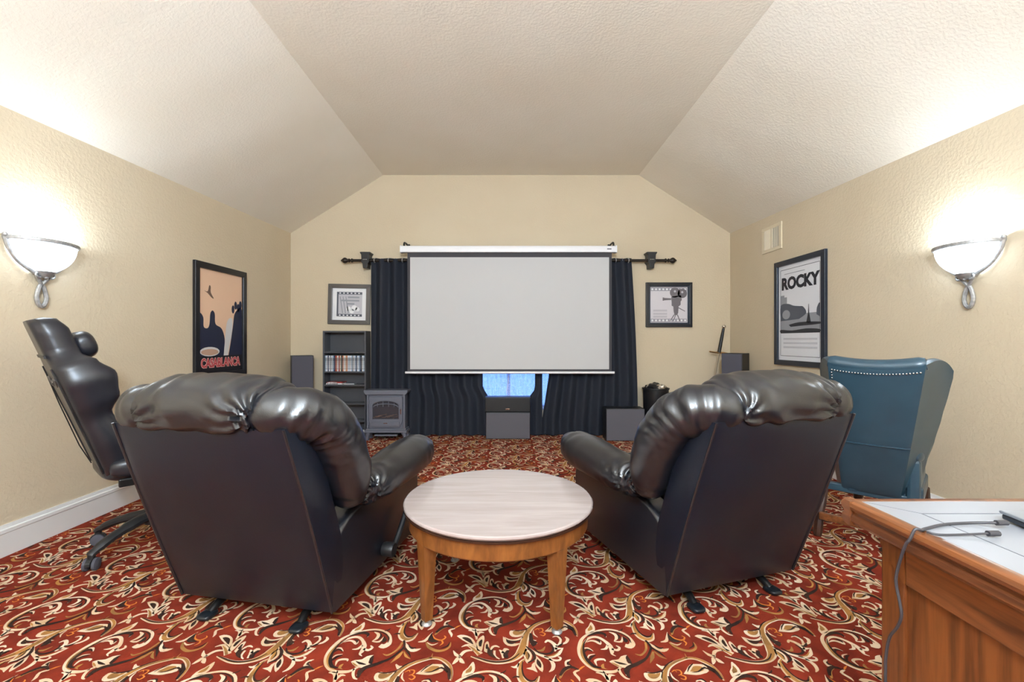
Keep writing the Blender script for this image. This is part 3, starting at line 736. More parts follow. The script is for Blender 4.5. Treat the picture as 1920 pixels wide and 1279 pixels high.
# ------------------------------------------------------------------ gaming chair (reclined, on castors)
def gaming_chair():
    f = math.radians(-40)      # +y local is the way it faces
    t = thing('gaming_chair', (-2.0, 2.5, 0), 'charcoal gaming chair with reclined back on castors beside the left wall', 'chair', f)
    ang = [255, 183, 111, 39, 327]
    for a in ang:
        A_ = math.radians(a) - f
        Mx = Matrix.Rotation(A_, 4, 'Z')
        arm = MB().tube(smooth_path([(.02,0,.165),(.10,0,.158),(.22,0,.125),(.30,0,.088),(.315,0,.075)], 5), [.034]*8+[.028]*6+[.022]*7, 10, Mx, squash=.75).build('base_arm', M_PLASTIC, t, smooth=True)
        c = arm
        MB().lathe([(0,.05),(.016,.05),(.016,.085),(0,.085)], 12, Mx @ Matrix.Translation((.31,0,0))).build('castor_stem', M_PLASTIC, c, smooth=True)
        MB().prism(smooth_path([(-.035,.03),(-.03,.05),(0,.064),(.03,.05),(.035,.03)],3)+[(.02,.03),(-.02,.03)], -.011, .011, 'y', Mx @ Matrix.Translation((.31,0,0)) @ Matrix.Rotation(.5, 4, 'Z')).build('castor_hood', M_PLASTIC, c)
        for sg in (-1, 1):
            W_ = Mx @ Matrix.Translation((.31,0,.030)) @ Matrix.Rotation(.5, 4, 'Z') @ Matrix.Translation((0,sg*.020,0)) @ Matrix.Rotation(PI/2, 4, 'X')
            MB().lathe([(0,-.009),(.024,-.009),(.030,-.006),(.030,.006),(.024,.009),(.018,.006),(0,.006)], 22, W_).build('castor_wheel', M_GRILLDK, c, smooth=True)
    MB().lathe([(0,.12),(.05,.12),(.05,.175),(.032,.185),(.030,.33),(.022,.335),(.022,.40),(0,.40)], 20).build('gas_lift', M_PLASTIC, t, smooth=True)
    MB().box(-.11,.11,-.15,.13,.395,.43).build('tilt_plate', M_BLACKMET, t, bevel=.006)
    MB().tube([(.05,0,.40),(.22,.02,.39),(.27,.03,.385)], [.006,.006,.011], 8).build('tilt_lever', M_PLASTIC, t, smooth=True)
    blob((0,.02,.475), (.255,.27,.055), .45, .6, 40, 36).build('seat', M_GAMER, t, smooth=True, angle=80)
    for sg in (-1, 1):
        blob((sg*.235,.03,.505), (.05,.26,.055), .8, .6, 24, 30).build('seat_bolster', M_GAMER, t, smooth=True, angle=80)
        br = MB().box(sg*.272-.012, sg*.272+.012, -.20, -.12, .42, .46).build('recline_bracket', M_BLACKMET, t, bevel=.006)
    for sg in (-1, 1):      # armrests
        MB().tube(smooth_path([(sg*.25,.0,.42),(sg*.31,.0,.43),(sg*.325,.0,.50),(sg*.325,.0,.63)],5), [.02]*16, 8).build('armrest_post', M_PLASTIC, t, smooth=True)
        blob((sg*.325,.03,.645), (.045,.12,.017), .5, .6, 20, 20).build('armrest_pad', M_PLASTIC, t, smooth=True, angle=80)
    # back: loft of closed cross-sections in a leaning frame
    tab = [(0,.20,.11,.08),(.04,.225,.14,.085),(.18,.24,.155,.09),(.33,.235,.13,.09),(.42,.262,.185,.09),(.53,.272,.205,.09),(.62,.255,.16,.09),(.665,.205,.125,.095),(.70,.178,.125,.10),(.80,.172,.125,.10),(.86,.160,.105,.085),(.885,.12,.06,.05)]
    lean = math.radians(19)
    Mb = Matrix.Translation((0,-.235,.455)) @ Matrix.Rotation(lean, 4, 'X') @ Matrix.Diagonal((1, 1, .93, 1))
    def ring(s):
        W_, B_, T_ = interp(tab, s)
        h = [(0,.0),(.55*W_,.0),(.88*W_,.004),(W_,.03),(W_+.006,B_*.5),(W_-.008,B_*.86),(W_-.035,B_),(W_-.062,B_*.9),(W_-.085,(B_+T_)*.45+.01),(W_*.45,T_),(0,T_)]
        loop = h + [(-a, b) for a, b in h[-2:0:-1]]
        return smooth_path(loop + [loop[0]], 3)[:-1]
    mb = MB(); V, fs = [], []
    ss = [.885*i/44 for i in range(45)]
    n = len(ring(0))
    for s_ in ss: V += [(a, b, s_) for a, b in ring(s_)]
    for i in range(len(ss)-1):
        for j in range(n): fs.append((i*n+j, i*n+(j+1) % n, (i+1)*n+(j+1) % n, (i+1)*n+j))
    fs.append(list(range(n))[::-1]); fs.append([(len(ss)-1)*n+j for j in range(n)])
    mb.add(V, fs, 0, Mb); mb.build('backrest', M_GAMER, t, smooth=True, angle=70)
    # piping seam round the rear panel and belt openings
    for sg in (-1, 1):
        MB().tube([Mb @ Vector((sg*(interp(tab, s_)[0]*.86), -.001, s_)) for s_ in [.03+.6*i/20 for i in range(21)]], .004, 6).build('seam', M_PLASTIC, t, smooth=True)
        ring_ = [Mb @ Vector((sg*.10+.034*math.cos(a)*1.25, -.002, .55+.020*math.sin(a)+.012*sg*math.cos(a))) for a in [i*2*PI/24 for i in range(25)]]
        MB().tube(ring_, .006, 8, caps=False).build('belt_opening_trim', M_PEWTER, t, smooth=True)
        MB().lathe([(0,0),(.036,0),(.036,.002),(0,.002)], 20, Mb @ Matrix.Translation((sg*.10,-.002,.55)) @ Matrix.Rotation(PI/2,4,'X') @ Matrix.Diagonal((1.15,.55,1,1))).build('belt_opening', M_BLACK, t)
    MB().tube([Mb @ Vector((-.16,-.004,.60)), Mb @ Vector((-.15,-.012,.42)), Mb @ Vector((-.15,-.016,.15)), Mb @ Vector((-.14,-.006,.03))], .003, 6).build('pillow_strap', M_BLACK, t, smooth=True)
    MB().box(-.185,.185,-.004,.004,.685,.70, Mb).build('head_strap', M_BLACK, t)
    blob((0,0,0), (.125,.05,.075), .6, .8, 30, 26, None, None).build('head_pillow', M_GAMER, t, smooth=True, angle=80).matrix_local = Mb @ Matrix.Translation((0,.155,.70))
    blob((0,0,0), (.14,.045,.08), .6, .8, 30, 26, None, None).build('lumbar_pillow', M_GAMER, t, smooth=True, angle=80).matrix_local = Mb @ Matrix.Translation((0,.13,.13))
gaming_chair()

# ------------------------------------------------------------------ teal wing chair
def wing_chair():
    th = math.radians(-46)
    t = thing('wing_chair', (2.066, 2.459, 0), 'teal leather wing chair with nailhead trim against the right wall', 'chair', th)
    ZB, ZT_, L_ = .27, 1.015, .30
    hw = lambda v: .125 + .070*v**.9
    def arc(u): return .02*math.cos(PI*u*1.0)*0 + (.022*(abs(2*u-1)**2) - .012)
    def rear(u, v):
        x = (2*u-1)*hw(v) - .05*(1-v)
        top = 1 + (arc(u))*(1 if v > .0 else 0)*v
        z = ZB + (ZT_-ZB)*v + (arc(u) - (.05*max(0, abs(2*u-1)-.8)/.2 if False else 0))*v**3
        e = (4*u*(1-u))**.4*(4*v*(1-v))**.4
        y = -L_*v**.9 - .018*e
        if .46 < v < .54: y += .004*math.exp(-((v-.5)/.012)**2)
        return Vector((x, y, z))
    TH = .075
    mb = MB().grid(rear, 24, 36)
    mb.grid(lambda u, v: rear(u, v)*1.0 + Vector((0, TH, 0)), 24, 36)
    for uu in (0, 1): mb.grid(lambda a, v, uu=uu: rear(uu, v) + Vector((0, TH*a, 0)), 4, 36)
    for vv in (0, 1): mb.grid(lambda u, a, vv=vv: rear(u, vv) + Vector((0, TH*a, .02*math.sin(PI*a)*vv)), 24, 4)
    mb.build('back_panel', M_TEAL, t, smooth=True, angle=50)
    sm = [rear(u, .42) + Vector((0,-.002,0)) for u in [i/16 for i in range(17)]]
    MB().tube(sm, .004, 6).build('seam_welt', M_TEAL, t, smooth=True)
    # top roll
    top = [rear(u, 1.0) + Vector((0, .035, .004)) for u in [i/18 for i in range(19)]]
    MB().tube(top, [.030]+[.038]*17+[.030], 14).build('top_roll', M_TEAL, t, smooth=True)
    # flared wings and arms
    spl = math.radians(18)
    for sg in (-1, 1):
        def wing(a, v, sg=sg, off=0.0):
            e = rear(1 if sg > 0 else 0, v)
            ln = interp([(0,.17),(.28,.21),(.45,.25),(.62,.275),(.8,.295),(.93,.30),(1,.285)], v)[0]
            x = e.x + sg*math.sin(spl)*ln*a; y = e.y + math.cos(spl)*ln*a
            z = e.z + a*(.018*v**4 - .055*(a**3)*v**6) + .014*math.sin(PI*a)*v**6
            nx, ny = sg*math.cos(spl), -math.sin(spl)
            return Vector((x - nx*off, y - ny*off, z))
        mb = MB().grid(lambda a, v: wing(a, v), 12, 30)
        mb.grid(lambda a, v: wing(a, v, off=.05), 12, 30)
        mb.grid(lambda a, v: wing(1, v, off=.05*a) + Vector((0, .012*math.sin(PI*a), 0)), 4, 30)
        mb.grid(lambda a, b: wing(a, 1.0, off=.05*b) + Vector((0, 0, .010*math.sin(PI*b))), 12, 4)
        mb.grid(lambda a, b: wing(a, 0.0, off=.05*b), 12, 4)
        mb.build('wing', M_TEAL, t, smooth=True, angle=60)
        x0 = sg*.13
        blob((x0, .16, .53), (.045,.20,.05), .7, .8, 24, 30).build('arm', M_TEAL, t, smooth=True, angle=80)
        MB().box(x0-.03, x0+.03, -.02, .36, .27, .51).build('arm_panel', M_TEAL, t, bevel=.02)
    MB().box(-.17,.17,.01,.40,.27,.36).build('seat_rail', M_TEAL, t, bevel=.015)
    blob((0,.19,.39), (.15,.22,.07), .45, .6, 30, 30).build('seat_cushion', M_TEAL, t, smooth=True, angle=80)
    # tacks along the top and left corner
    mb = MB()
    line = [rear(u, .955) for u in [.05+.91*i/28 for i in range(29)]]
    line += [rear(.045, .955-.02*i) for i in range(1, 7)]
    for p in line: mb.ball(p + Vector((0,-.004,0)), .0048, 6)
    tag(mb.build('nailhead_trim', M_NAIL, t, smooth=True), 'row of bright nailheads', kind='stuff')
    bx('stretcher', -.27, .13, -.115, -.085, .105, .145, M_DESKY, t, .004)
    bx('rear_rail', -.27, .14, -.012, .03, .262, .305, M_TEAL, t, .006)
    for sx, y, dy in ((-1,.0,-.05),(1,.0,-.05),(-1,.37,.0),(1,.37,.0)):
        x = (-.27 if sx < 0 else .14) if y < .1 else sx*.15
        MB().tube(smooth_path([(x,y,.28),(x+sx*.006,y+dy*1.2,.14),(x+sx*.01,y+dy*2,.0)],4), [.028]*4+[.024]*4+[.018], 8).build('leg', M_WLEG, t, smooth=True)
wing_chair()

# ------------------------------------------------------------------ projection screen
SY = 5.18
def px2(px, d): return (px-CX)/F*d
def pz2(py, d): return EYE-(py-CY)/F*d
t = thing('projection_screen', (0, SY, 0), 'white pull-down projection screen with dark border hung before the curtains', 'screen')
hx0, hx1 = px2(754, SY), px2(1153, SY)
zc = pz2(468.5, SY); hr = .040
prof = [(-.036,-.036),(-.040,-.02),(-.040,.02),(-.034,.034),(-.02,.040),(.02,.040),(.036,.034),(.040,.02),(.040,-.02),(.036,-.036)]
mb = MB(); mb.prism([(a, zc+b) for a, b in prof], hx0, hx1, 'x'); mb.build('housing', M_HOUSING, t, smooth=True, angle=25)
for a, b in ((hx0-.016, hx0), (hx1, hx1+.016)):
    mb = MB(); mb.prism([(p*1.12, zc+q*1.12) for p, q in prof], a, b, 'x'); mb.build('end_cap', M_HOUSING, t, smooth=True, angle=25)
sx0, sx1 = px2(764, SY), px2(1147, SY); wx0, wx1 = px2(769, SY), px2(1142, SY)
sz1, sz0 = zc-.03, pz2(698, SY); wz1, wz0 = pz2(483, SY), pz2(693, SY)
bx('screen_surface', wx0, wx1, -.0012, .0012, wz0, wz1, M_SCREEN, t)
for a in ((sx0, wx0, sz0, sz1), (wx1, sx1, sz0, sz1), (wx0, wx1, wz1, sz1), (wx0, wx1, sz0, wz0)):
    bx('border', a[0], a[1], -.0013, .0013, a[2], a[3], M_SBORDER, t)
MB().tube([(px2(760, SY), 0, sz0-.008), (px2(1152, SY), 0, sz0-.008)], .014, 12).build('weight_bar', M_HOUSING, t, smooth=True)
bx('badge', px2(1137, SY), px2(1145, SY), -.0412, -.040, zc-.006, zc+.004, M_CABLE, t)
for px in (758, 1150):
    x = px2(px, SY)
    hk = MB().box(x-.016, x+.016, .215, .2385, zc+.03, zc+.11).build('mount_bracket', M_BLACKMET, t, bevel=.003)
    MB().tube(smooth_path([(x, .225, zc+.085), (x, .12, zc+.09), (x, .02, zc+.085), (x, -.01, zc+.06), (x, 0, zc+.038)], 5), [.011]*21, 8).build('hook', M_BLACKMET, hk, smooth=True)

# ------------------------------------------------------------------ curtain rod and curtains
RY = 5.32
rz = pz2(489, RY)
t = thing('curtain_rod', (0, RY, rz), 'dark bronze curtain rod with turned finials on the end wall', 'curtain rod')
rx0, rx1 = px2(660, RY), px2(1248, RY)
M_BRONZE = mat('dark_bronze', lin(48,40,34), .35, metal=.5)
MB().tube([(rx0,0,0),(rx1,0,0)], .017, 14).build('rod', M_BRONZE, t, smooth=True)
for sg, x in ((-1, rx0), (1, rx1)):
    prof = [(0,-.01),(.024,-.008),(.026,.004),(.016,.012),(.015,.022),(.024,.030),(.024,.038),(.016,.044),(.022,.056),(.034,.075),(.036,.088),(.028,.105),(.014,.122),(.006,.132),(0,.136)]
    MB().lathe(prof, 18, Matrix.Translation((x,0,0)) @ Matrix.Rotation(sg*PI/2, 4, 'Y')).build('finial', M_BRONZE, t, smooth=True)
for px in (686, 1221):
    x = px2(px, RY)
    br = MB().prism([(x-.062,.098),(x+.062,.098),(x+.062,.086),(x+.046,.066),(x+.044,.0),(x+.050,-.02),(x+.03,-.045),(x+.026,-.095),(x-.026,-.095),(x-.03,-.045),(x-.050,-.02),(x-.044,.0),(x-.046,.066),(x-.062,.086)], -.035, .099, 'y').build('bracket', M_BLACK, t, bevel=.005)
    for dx in (-.018, 0, .018):
        MB().ball((x+dx, -.036, .006), .007, 8).build('rivet', M_NAIL, br, smooth=True)
def curtain(name, label, e0, e1, nfold, seed, amp=.042, z0=.012, ztop_=None):
    """e0/e1: functions z -> x of the two vertical edges"""
    zt = ztop_ or (rz+.035)
    t = thing(name, ((e0(0)+e1(0))/2, RY, 0), label, 'curtain', 0, 'curtain panels on the end wall')
    ox = t.location.x
    def fn(u, v, th=0.0):
        z = z0 + (zt-z0)*v
        a, b = e0(z), e1(z)
        ph = u*nfold*2*PI + .5*noise.noise((u*5+seed, z*.8, 0))*(1-v*.5)
        A_ = amp*(.85+.3*noise.noise((u*3, seed, z*.5)))
        x = a+(b-a)*(u + .012*math.sin(ph*2)/nfold)
        y = A_*math.sin(ph) + .006*noise.noise((u*9, z*1.5, seed)) + th
        zz = z + (.010*math.sin(ph)-.010 if v > .97 else 0)
        return (x-ox, y, zz)
    nu = int(nfold*16)
    mb = MB().grid(fn, nu, 40)
    mb.grid(lambda u, v: fn(u, v, .003), nu, 40)
    o = mb.build('drape', M_CURT, t, smooth=True, angle=180)
    for k in range(int(nfold*2)):
        u = (k+.5)/(nfold*2)
        p = fn(u, 1.0)
        x = p[0]; 
        ringp = [(x, .026*math.cos(a), rz+.0+.026*math.sin(a)) for a in [i*2*PI/16 for i in range(17)]]
        MB().tube(ringp, .005, 6, caps=False).build('grommet', M_IRON, t, smooth=True)
    return t
cz = lambda px_: px2(px_, RY)
curtain('curtain', 'dark navy curtain panel left of the window, behind the stove', lambda z: cz(696)-.02*math.exp(-z*2), lambda z: cz(905) + .075*max(0, min(1, (.58-z)/.12)), 8.0, 2.0)
curtain('curtain', 'dark navy curtain panel right of the window, beside the grey subwoofer', lambda z: cz(1016)+.085*min(1, max(0, (z-.18)/.55)), lambda z: cz(1196)-.075*max(0, min(1, (z-.35)/1.75))**1.5, 6.5, 5.0)
curtain('curtain', 'narrow dark navy curtain fold hanging at the right side of the blue sheer', lambda z: cz(1003) - .09*max(0, min(1, (.56-z)/.12)), lambda z: cz(1017), 1.25, 7.0, amp=.02)
# sheer lace behind, lit by daylight
ms = bpy.data.materials.new('sheer_lace'); ms.use_nodes = True
nt = ms.node_tree; N = nt.nodes; Lk = nt.links
for nn in list(N):
    if nn.type == 'BSDF_PRINCIPLED': N.remove(nn)
out = [n_ for n_ in N if n_.type == 'OUTPUT_MATERIAL'][0]
tr = N.new('ShaderNodeBsdfTranslucent'); tr.inputs['Color'].default_value = (.75,.82,.95,1)
df = N.new('ShaderNodeBsdfDiffuse'); df.inputs['Color'].default_value = (.7,.75,.85,1)
tp = N.new('ShaderNodeBsdfTransparent')
m1 = N.new('ShaderNodeMixShader'); m1.inputs[0].default_value = .3
m2 = N.new('ShaderNodeMixShader')
tc = N.new('ShaderNodeTexCoord'); vo = N.new('ShaderNodeTexVoronoi'); vo.inputs['Scale'].default_value = 70
Lk.new(tc.outputs['Object'], vo.inputs['Vector'])
mr = N.new('ShaderNodeMapRange'); mr.inputs['From Min'].default_value = .2; mr.inputs['From Max'].default_value = .6; mr.inputs['To Min'].default_value = .04; mr.inputs['To Max'].default_value = .5
Lk.new(vo.outputs['Distance'], mr.inputs['Value']); Lk.new(mr.outputs['Result'], m2.inputs[0])
Lk.new(tr.outputs[0], m1.inputs[1]); Lk.new(df.outputs[0], m1.inputs[2]); Lk.new(m1.outputs[0], m2.inputs[1]); Lk.new(tp.outputs[0], m2.inputs[2]); Lk.new(m2.outputs[0], out.inputs['Surface'])
SHY = 5.392
t = thing('sheer_curtain', (0, SHY, 0), 'pale blue lace sheer glowing with daylight below the screen', 'curtain')
def sheer(u, v):
    x = cz(880) + (cz(1032)-cz(880))*u; z = .30+1.75*v
    return (x, .012*math.sin(u*2*PI*9 + 2*noise.noise((u*4, z*.6, 3))) + .004*math.sin(u*2*PI*27), z)
MB().grid(sheer, 160, 20).build('lace_panel', ms, t, smooth=True, angle=180)
MB().tube([(cz(890),0,2.055),(cz(1032),0,2.055)], .006, 8).build('tension_rod', M_WINDOW, t, smooth=True)
st = thing('tie_string', (cz(952), SHY-.034, 0), 'thin pale cord hanging slantwise across the sheer', 'cord')
MB().tube([(.04,0,1.0),(.0,0,.62),(-.02,0,.50)], .004, 6).build('cord', M_WHITE, st, smooth=True)
# ------------------------------------------------------------------ bookcase with discs
BX0, BX1, BY0, BY1, BZ = -2.207, -1.698, 5.22, 5.40, 1.26
t = thing('media_shelf', ((BX0+BX1)/2, BY0, 0), 'narrow dark grey media shelf against the end wall, left of the curtains', 'shelf')
hw = (BX1-BX0)/2; dp = BY1-BY0
for sg in (-1, 1): bx('side_panel', sg*hw-.018*(sg > 0), sg*hw+.018*(sg < 0), 0, dp, 0, BZ, M_SHELF, t, .002)
bx('top_panel', -hw+.018, hw-.018, 0, dp, BZ-.02, BZ, M_SHELF, t, .002)
bx('back_board', -hw+.018, hw-.018, dp-.008, dp, .06, BZ-.02, M_SHELF, t)
SHZ = [1.014, .781, .624, .404, .20]
for z in SHZ: bx('shelf_board', -hw+.018, hw-.018, .004, dp-.008, z-.018, z, M_SHELF, t, .0015)
bx('kick_board', -hw+.018, hw-.018, .01, .025, 0, .06, M_SHELF, t)
rnd = random.Random(11)
spine = {'white': (225,224,228), 'pale blue': (168,190,212), 'red': (150,46,44), 'orange': (196,120,80), 'dark blue': (44,58,92), 'black': (34,34,38), 'grey': (132,134,142), 'cream': (214,200,176), 'pink': (206,160,158)}
M_SP = {k: mat('case_'+k.replace(' ', '_'), lin(*v), .3) for k, v in spine.items()}
M_SP2 = {k: mat('case_art_'+k.replace(' ', '_'), lin(*[min(255, int(c*.6+100)) for c in v]), .3, col2=lin(*[int(c*.4) for c in v]), vscale=50) for k, v in spine.items()}
seq = ['pale blue','white','dark blue','white','grey','white','pale blue','dark blue','red','orange','white','red','cream','black','orange','white','cream','orange','white','pale blue','white','pale blue','grey','white','pale blue','dark blue','white','pale blue','dark blue','black','white','pale blue']
ordn = ['first','second','third','fourth','fifth','sixth','seventh','eighth','ninth','tenth','eleventh','twelfth','thirteenth','fourteenth','fifteenth','sixteenth','seventeenth','eighteenth','nineteenth','twentieth']
ordn += ['twenty-'+w for w in ordn[:9]] + ['thirtieth','thirty-first','thirty-second']
x = BX0+.021; wd = (BX1-BX0-.042)/len(seq)
cm = {}
for i, k in enumerate(seq):
    w = wd-.0012; h = .186 + rnd.uniform(-.004, .004); yy = BY0+.012+rnd.uniform(0, .012)
    o = thing('disc_case', (x, yy, SHZ[1]), '%s disc case standing in the shelf row, %s from the left' % (k, ordn[i]), 'disc case', 0, 'disc cases in a row on the second shelf')
    if k not in cm:
        cm[k] = (MB().box(0, w, 0, .135, 0.0003, .186).build('case', M_SP[k], None).data, MB().box(.0012, w-.0012, -.0006, .0004, .02, .166).build('spine_print', M_SP2[k], None).data)
        for q in list(C.objects):
            if q.data in cm[k]: bpy.data.objects.remove(q)
    for nm, me_ in zip(('case', 'spine_print'), cm[k]):
        c = bpy.data.objects.new(nm, me_); C.objects.link(c); c.parent = o
    x += wd
for i, (k, nm_) in enumerate((('white', 'lower'), ('red', 'upper'))):
    o = thing('disc_case', (BX0+.03+.004*i, BY0+.02+.006*i, SHZ[2]+.0008+.0152*i), '%s disc case lying flat on the third shelf, %s of the pair' % (k, nm_), 'disc case', 0, 'disc cases lying flat')
    MB().box(0, .19, 0, .135, 0, .0145).build('case', M_SP[k], o, bevel=.001)
    MB().box(.01, .14 if i == 0 else .12, -.0006, .0004, .002, .0125).build('spine_print', M_SP2['white' if i else 'grey'], o)
o = thing('paper_booklet', (BX0+.30, BY0+.03, SHZ[2]+.001), 'small pale booklet lying at the right of the third shelf', 'booklet', .1)
bx('pages', -.06, .06, 0, .10, 0, .008, M_WHITE, o, .001)
bx('cover', -.062, .062, -.002, .102, .0082, .0092, M_SP['grey'], o)

# ------------------------------------------------------------------ electric stove
VX0, VX1, VY, VZ = -1.671, -1.174, 5.07, .575
t = thing('electric_stove', ((VX0+VX1)/2, VY, 0), 'grey cast electric stove heater with arched glass door in front of the curtain', 'stove')
hw = (VX1-VX0)/2; DV = .17
bx('body', -hw+.035, hw-.035, .02, DV, .10, VZ-.03, M_STOVE, t, .006)
MB().prism([(-hw,VZ-.026),(-hw-.004,VZ-.014),(-hw,VZ),(hw,VZ),(hw+.004,VZ-.014),(hw,VZ-.026),(hw-.02,VZ-.05),(-hw+.02,VZ-.05)], -.01, DV, 'y').build('top_plate', M_STOVE, t, bevel=.003)
bx('base_plate', -hw+.005, hw-.005, -.005, DV, .088, .115, M_STOVE, t, .004)
bx('base_step', -hw+.02, hw-.02, .005, DV, .115, .135, M_STOVE, t, .004)
for sx in (-1, 1):
    for y in (.02, DV-.03):
        MB().tube([(sx*(hw-.05), y, .09), (sx*(hw-.035), y, .05), (sx*(hw-.028), y, .0)], [.03,.022,.026], 8).build('leg', M_STOVE, t, smooth=True)
    bx('corner_post', sx*(hw-.04)-.012, sx*(hw-.04)+.012, .004, .024, .135, VZ-.05, M_STOVE, t, .004)
bx('ash_lip', -.13, .13, -.008, .05, .050, .066, M_STOVE, t, .004)
# door: frame with arched opening
ox0, ox1, oz0, oz1, rise = -.150, .150, .245, .395, .055
fr = [(-.19,.15),(.19,.15),(.19,.50),(-.19,.50)]
arch = [(ox1,oz0),(ox1,oz1)] + [(ox1*math.cos(a), oz1+rise*math.sin(a)) for a in [i*PI/14 for i in range(1, 14)]] + [(ox0,oz1),(ox0,oz0)]
mb = MB()
outer = []
for p in arch:
    k_ = max(abs(p[0])/.19, 1e-6)
    outer.append(p)
# build the frame as quads between arch points and the rectangle border
def border(p):
    cx_, cz_ = 0, .33
    dx, dz = p[0]-cx_, p[1]-cz_
    s_ = min((.19/abs(dx)) if abs(dx) > 1e-6 else 9e9, ((.50-cz_) / dz if dz > 0 else (.15-cz_)/dz) if abs(dz) > 1e-6 else 9e9)
    return (cx_+dx*s_, cz_+dz*s_)
loop = arch[:]
# add bottom and corner samples
loop2 = []
for p, q in zip(loop, loop[1:]+loop[:1]):
    for k_ in range(4): loop2.append((p[0]+(q[0]-p[0])*k_/4, p[1]+(q[1]-p[1])*k_/4))
n = len(loop2)
V = []
for p in loop2:
    b_ = border(p)
    V += [(p[0], -.004, p[1]), (b_[0], -.004, b_[1]), (p[0], .018, p[1]), (b_[0], .018, b_[1])]
fs = []
for i in range(n):
    a, b_ = i*4, ((i+1) % n)*4
    fs += [(a, b_, b_+1, a+1), (a+2, a+3, b_+3, b_+2), (a, a+2, b_+2, b_), (a+1, b_+1, b_+3, a+3)]
mb.add(V, fs); door = mb.build('door', M_STOVE, t)
bx('glass', -.152, .152, .014, .0175, .243, .452, M_GLASS, door)
MB().tube([(.152*math.cos(a), -.006, .40+.058*math.sin(a)) for a in [i*PI/20 for i in range(21)]], .006, 6).build('arch_bead', M_STOVE, door, smooth=True)
MB().tube([(.142*math.cos(a), .006, .378+.04*math.sin(a)) for a in [i*PI/20 for i in range(21)]], .006, 6).build('grille_rail', M_STOVE, door, smooth=True)
for x_ in (-.095, -.032, .032, .095): bx('grille_bar', x_-.004, x_+.004, .002, .012, .385, .452-.03*(abs(x_)/.1)**2, M_STOVE, door)
bx('ash_drawer', -.16, .16, -.012, .0, .165, .215, M_STOVE, door, .004)
bx('badge', -.022, .022, -.0135, -.012, .196, .203, M_CHROME, door)
MB().tube([(.175,-.006,.30),(.178,-.026,.31),(.178,-.028,.36),(.175,-.006,.37)], .006, 8).build('handle', M_CHROME, door, smooth=True)
for z_ in (.20, .44): MB().tube([(-.192,-.004,z_-.02),(-.192,-.004,z_+.02)], .007, 8).build('hinge', M_STOVE, door, smooth=True)
rnd = random.Random(4)
for i in range(7):
    x_ = -.12+.04*i; z_ = .255+.012*(i % 3)
    a_ = rnd.uniform(-.6, .6)
    MB().tube([(x_-.05*math.cos(a_), .0115, z_-.02*math.sin(a_)), (x_+.05*math.cos(a_), .0115, z_+.025+.03*math.sin(a_))], [.009,.012], 7, squash=.25).build('log', M_LOG, t, smooth=True)

# ------------------------------------------------------------------ speakers
def speaker_box(name, loc, rz, label, w, d, h, grille, cat='speaker', badge=False, group=None, gm=.012):
    t = thing(name, loc, label, cat, rz, group)
    bx('cabinet', -w/2, w/2, .014, d, 0, h, M_BLACK, t, .004)
    bx('grille', -w/2+gm*.3, w/2-gm*.3, 0, .016, gm*.5, h-gm*.5, grille, t, .005)
    if badge: bx('badge', -.026, .026, -.002, .0, h*.17, h*.17+.016, M_CHROME, t, .002)
    return t
tw = speaker_box('tower_speaker', (-2.415, 5.16, .025), math.radians(30), 'tall slim tower speaker left of the media shelf', .235, .20, .945, M_GRILLDK)
for sx in (-1, 1):
    for y in (.03, .17): MB().lathe([(0,-.025),(.012,-.025),(.016,0),(0,0)], 10, Matrix.Translation((sx*.09, y, 0))).build('foot', M_RUBBER, tw)
tw = speaker_box('tower_speaker', (2.43, 4.86, .025), math.radians(-50), 'tall tower speaker in the right corner in front of the sword', .22, .20, .98, M_GRILLDK)
for sx in (-1, 1):
    for y in (.03, .17): MB().lathe([(0,-.025),(.012,-.025),(.016,0),(0,0)], 10, Matrix.Translation((sx*.085, y, 0))).build('foot', M_RUBBER, tw)
cxs = (px2(911, 5.14)+px2(994, 5.14))/2
speaker_box('subwoofer', (cxs, 5.13, 0), 0, 'grey cloth fronted subwoofer box under the black centre speaker', px2(994, 5.14)-px2(911, 5.14), .15, .312, M_GRILL)
speaker_box('centre_speaker', (cxs-.003, 5.13, .3125), 0, 'black centre speaker with silver badge on the grey box below the screen', .53, .15, .175, M_BLACK, badge=True)
speaker_box('subwoofer', ((1.097+1.535)/2, 5.03, 0), 0, 'large light grey subwoofer below the right curtain, beside the right recliner', .438, .205, .37, M_GRILL)
t = thing('waste_bin', (1.72, 5.22, 0), 'black bin with shiny crumpled bags on top beside the right curtain', 'bin')
MB().lathe([(0,0),(.115,0),(.13,.02),(.148,.57),(.156,.575),(.156,.59),(.142,.59),(.135,.5),(0,.5)], 28).build('bucket', M_BLACK, t, smooth=True)
rnd = random.Random(8)
for i in range(5):
    a_ = i*1.3; sd = i*3.1
    MBb = blob((.07*math.cos(a_), .07*math.sin(a_), .585+.012*(i % 2)), (.06,.055,.045), .9, .9, 20, 16, None, lambda p, sd=sd: .016*noise.noise((p.x*30+sd, p.y*30, p.z*30)))
    MBb.build('crumpled_bag', M_BLACK if i % 2 else M_CHROME, t, smooth=True, angle=25)

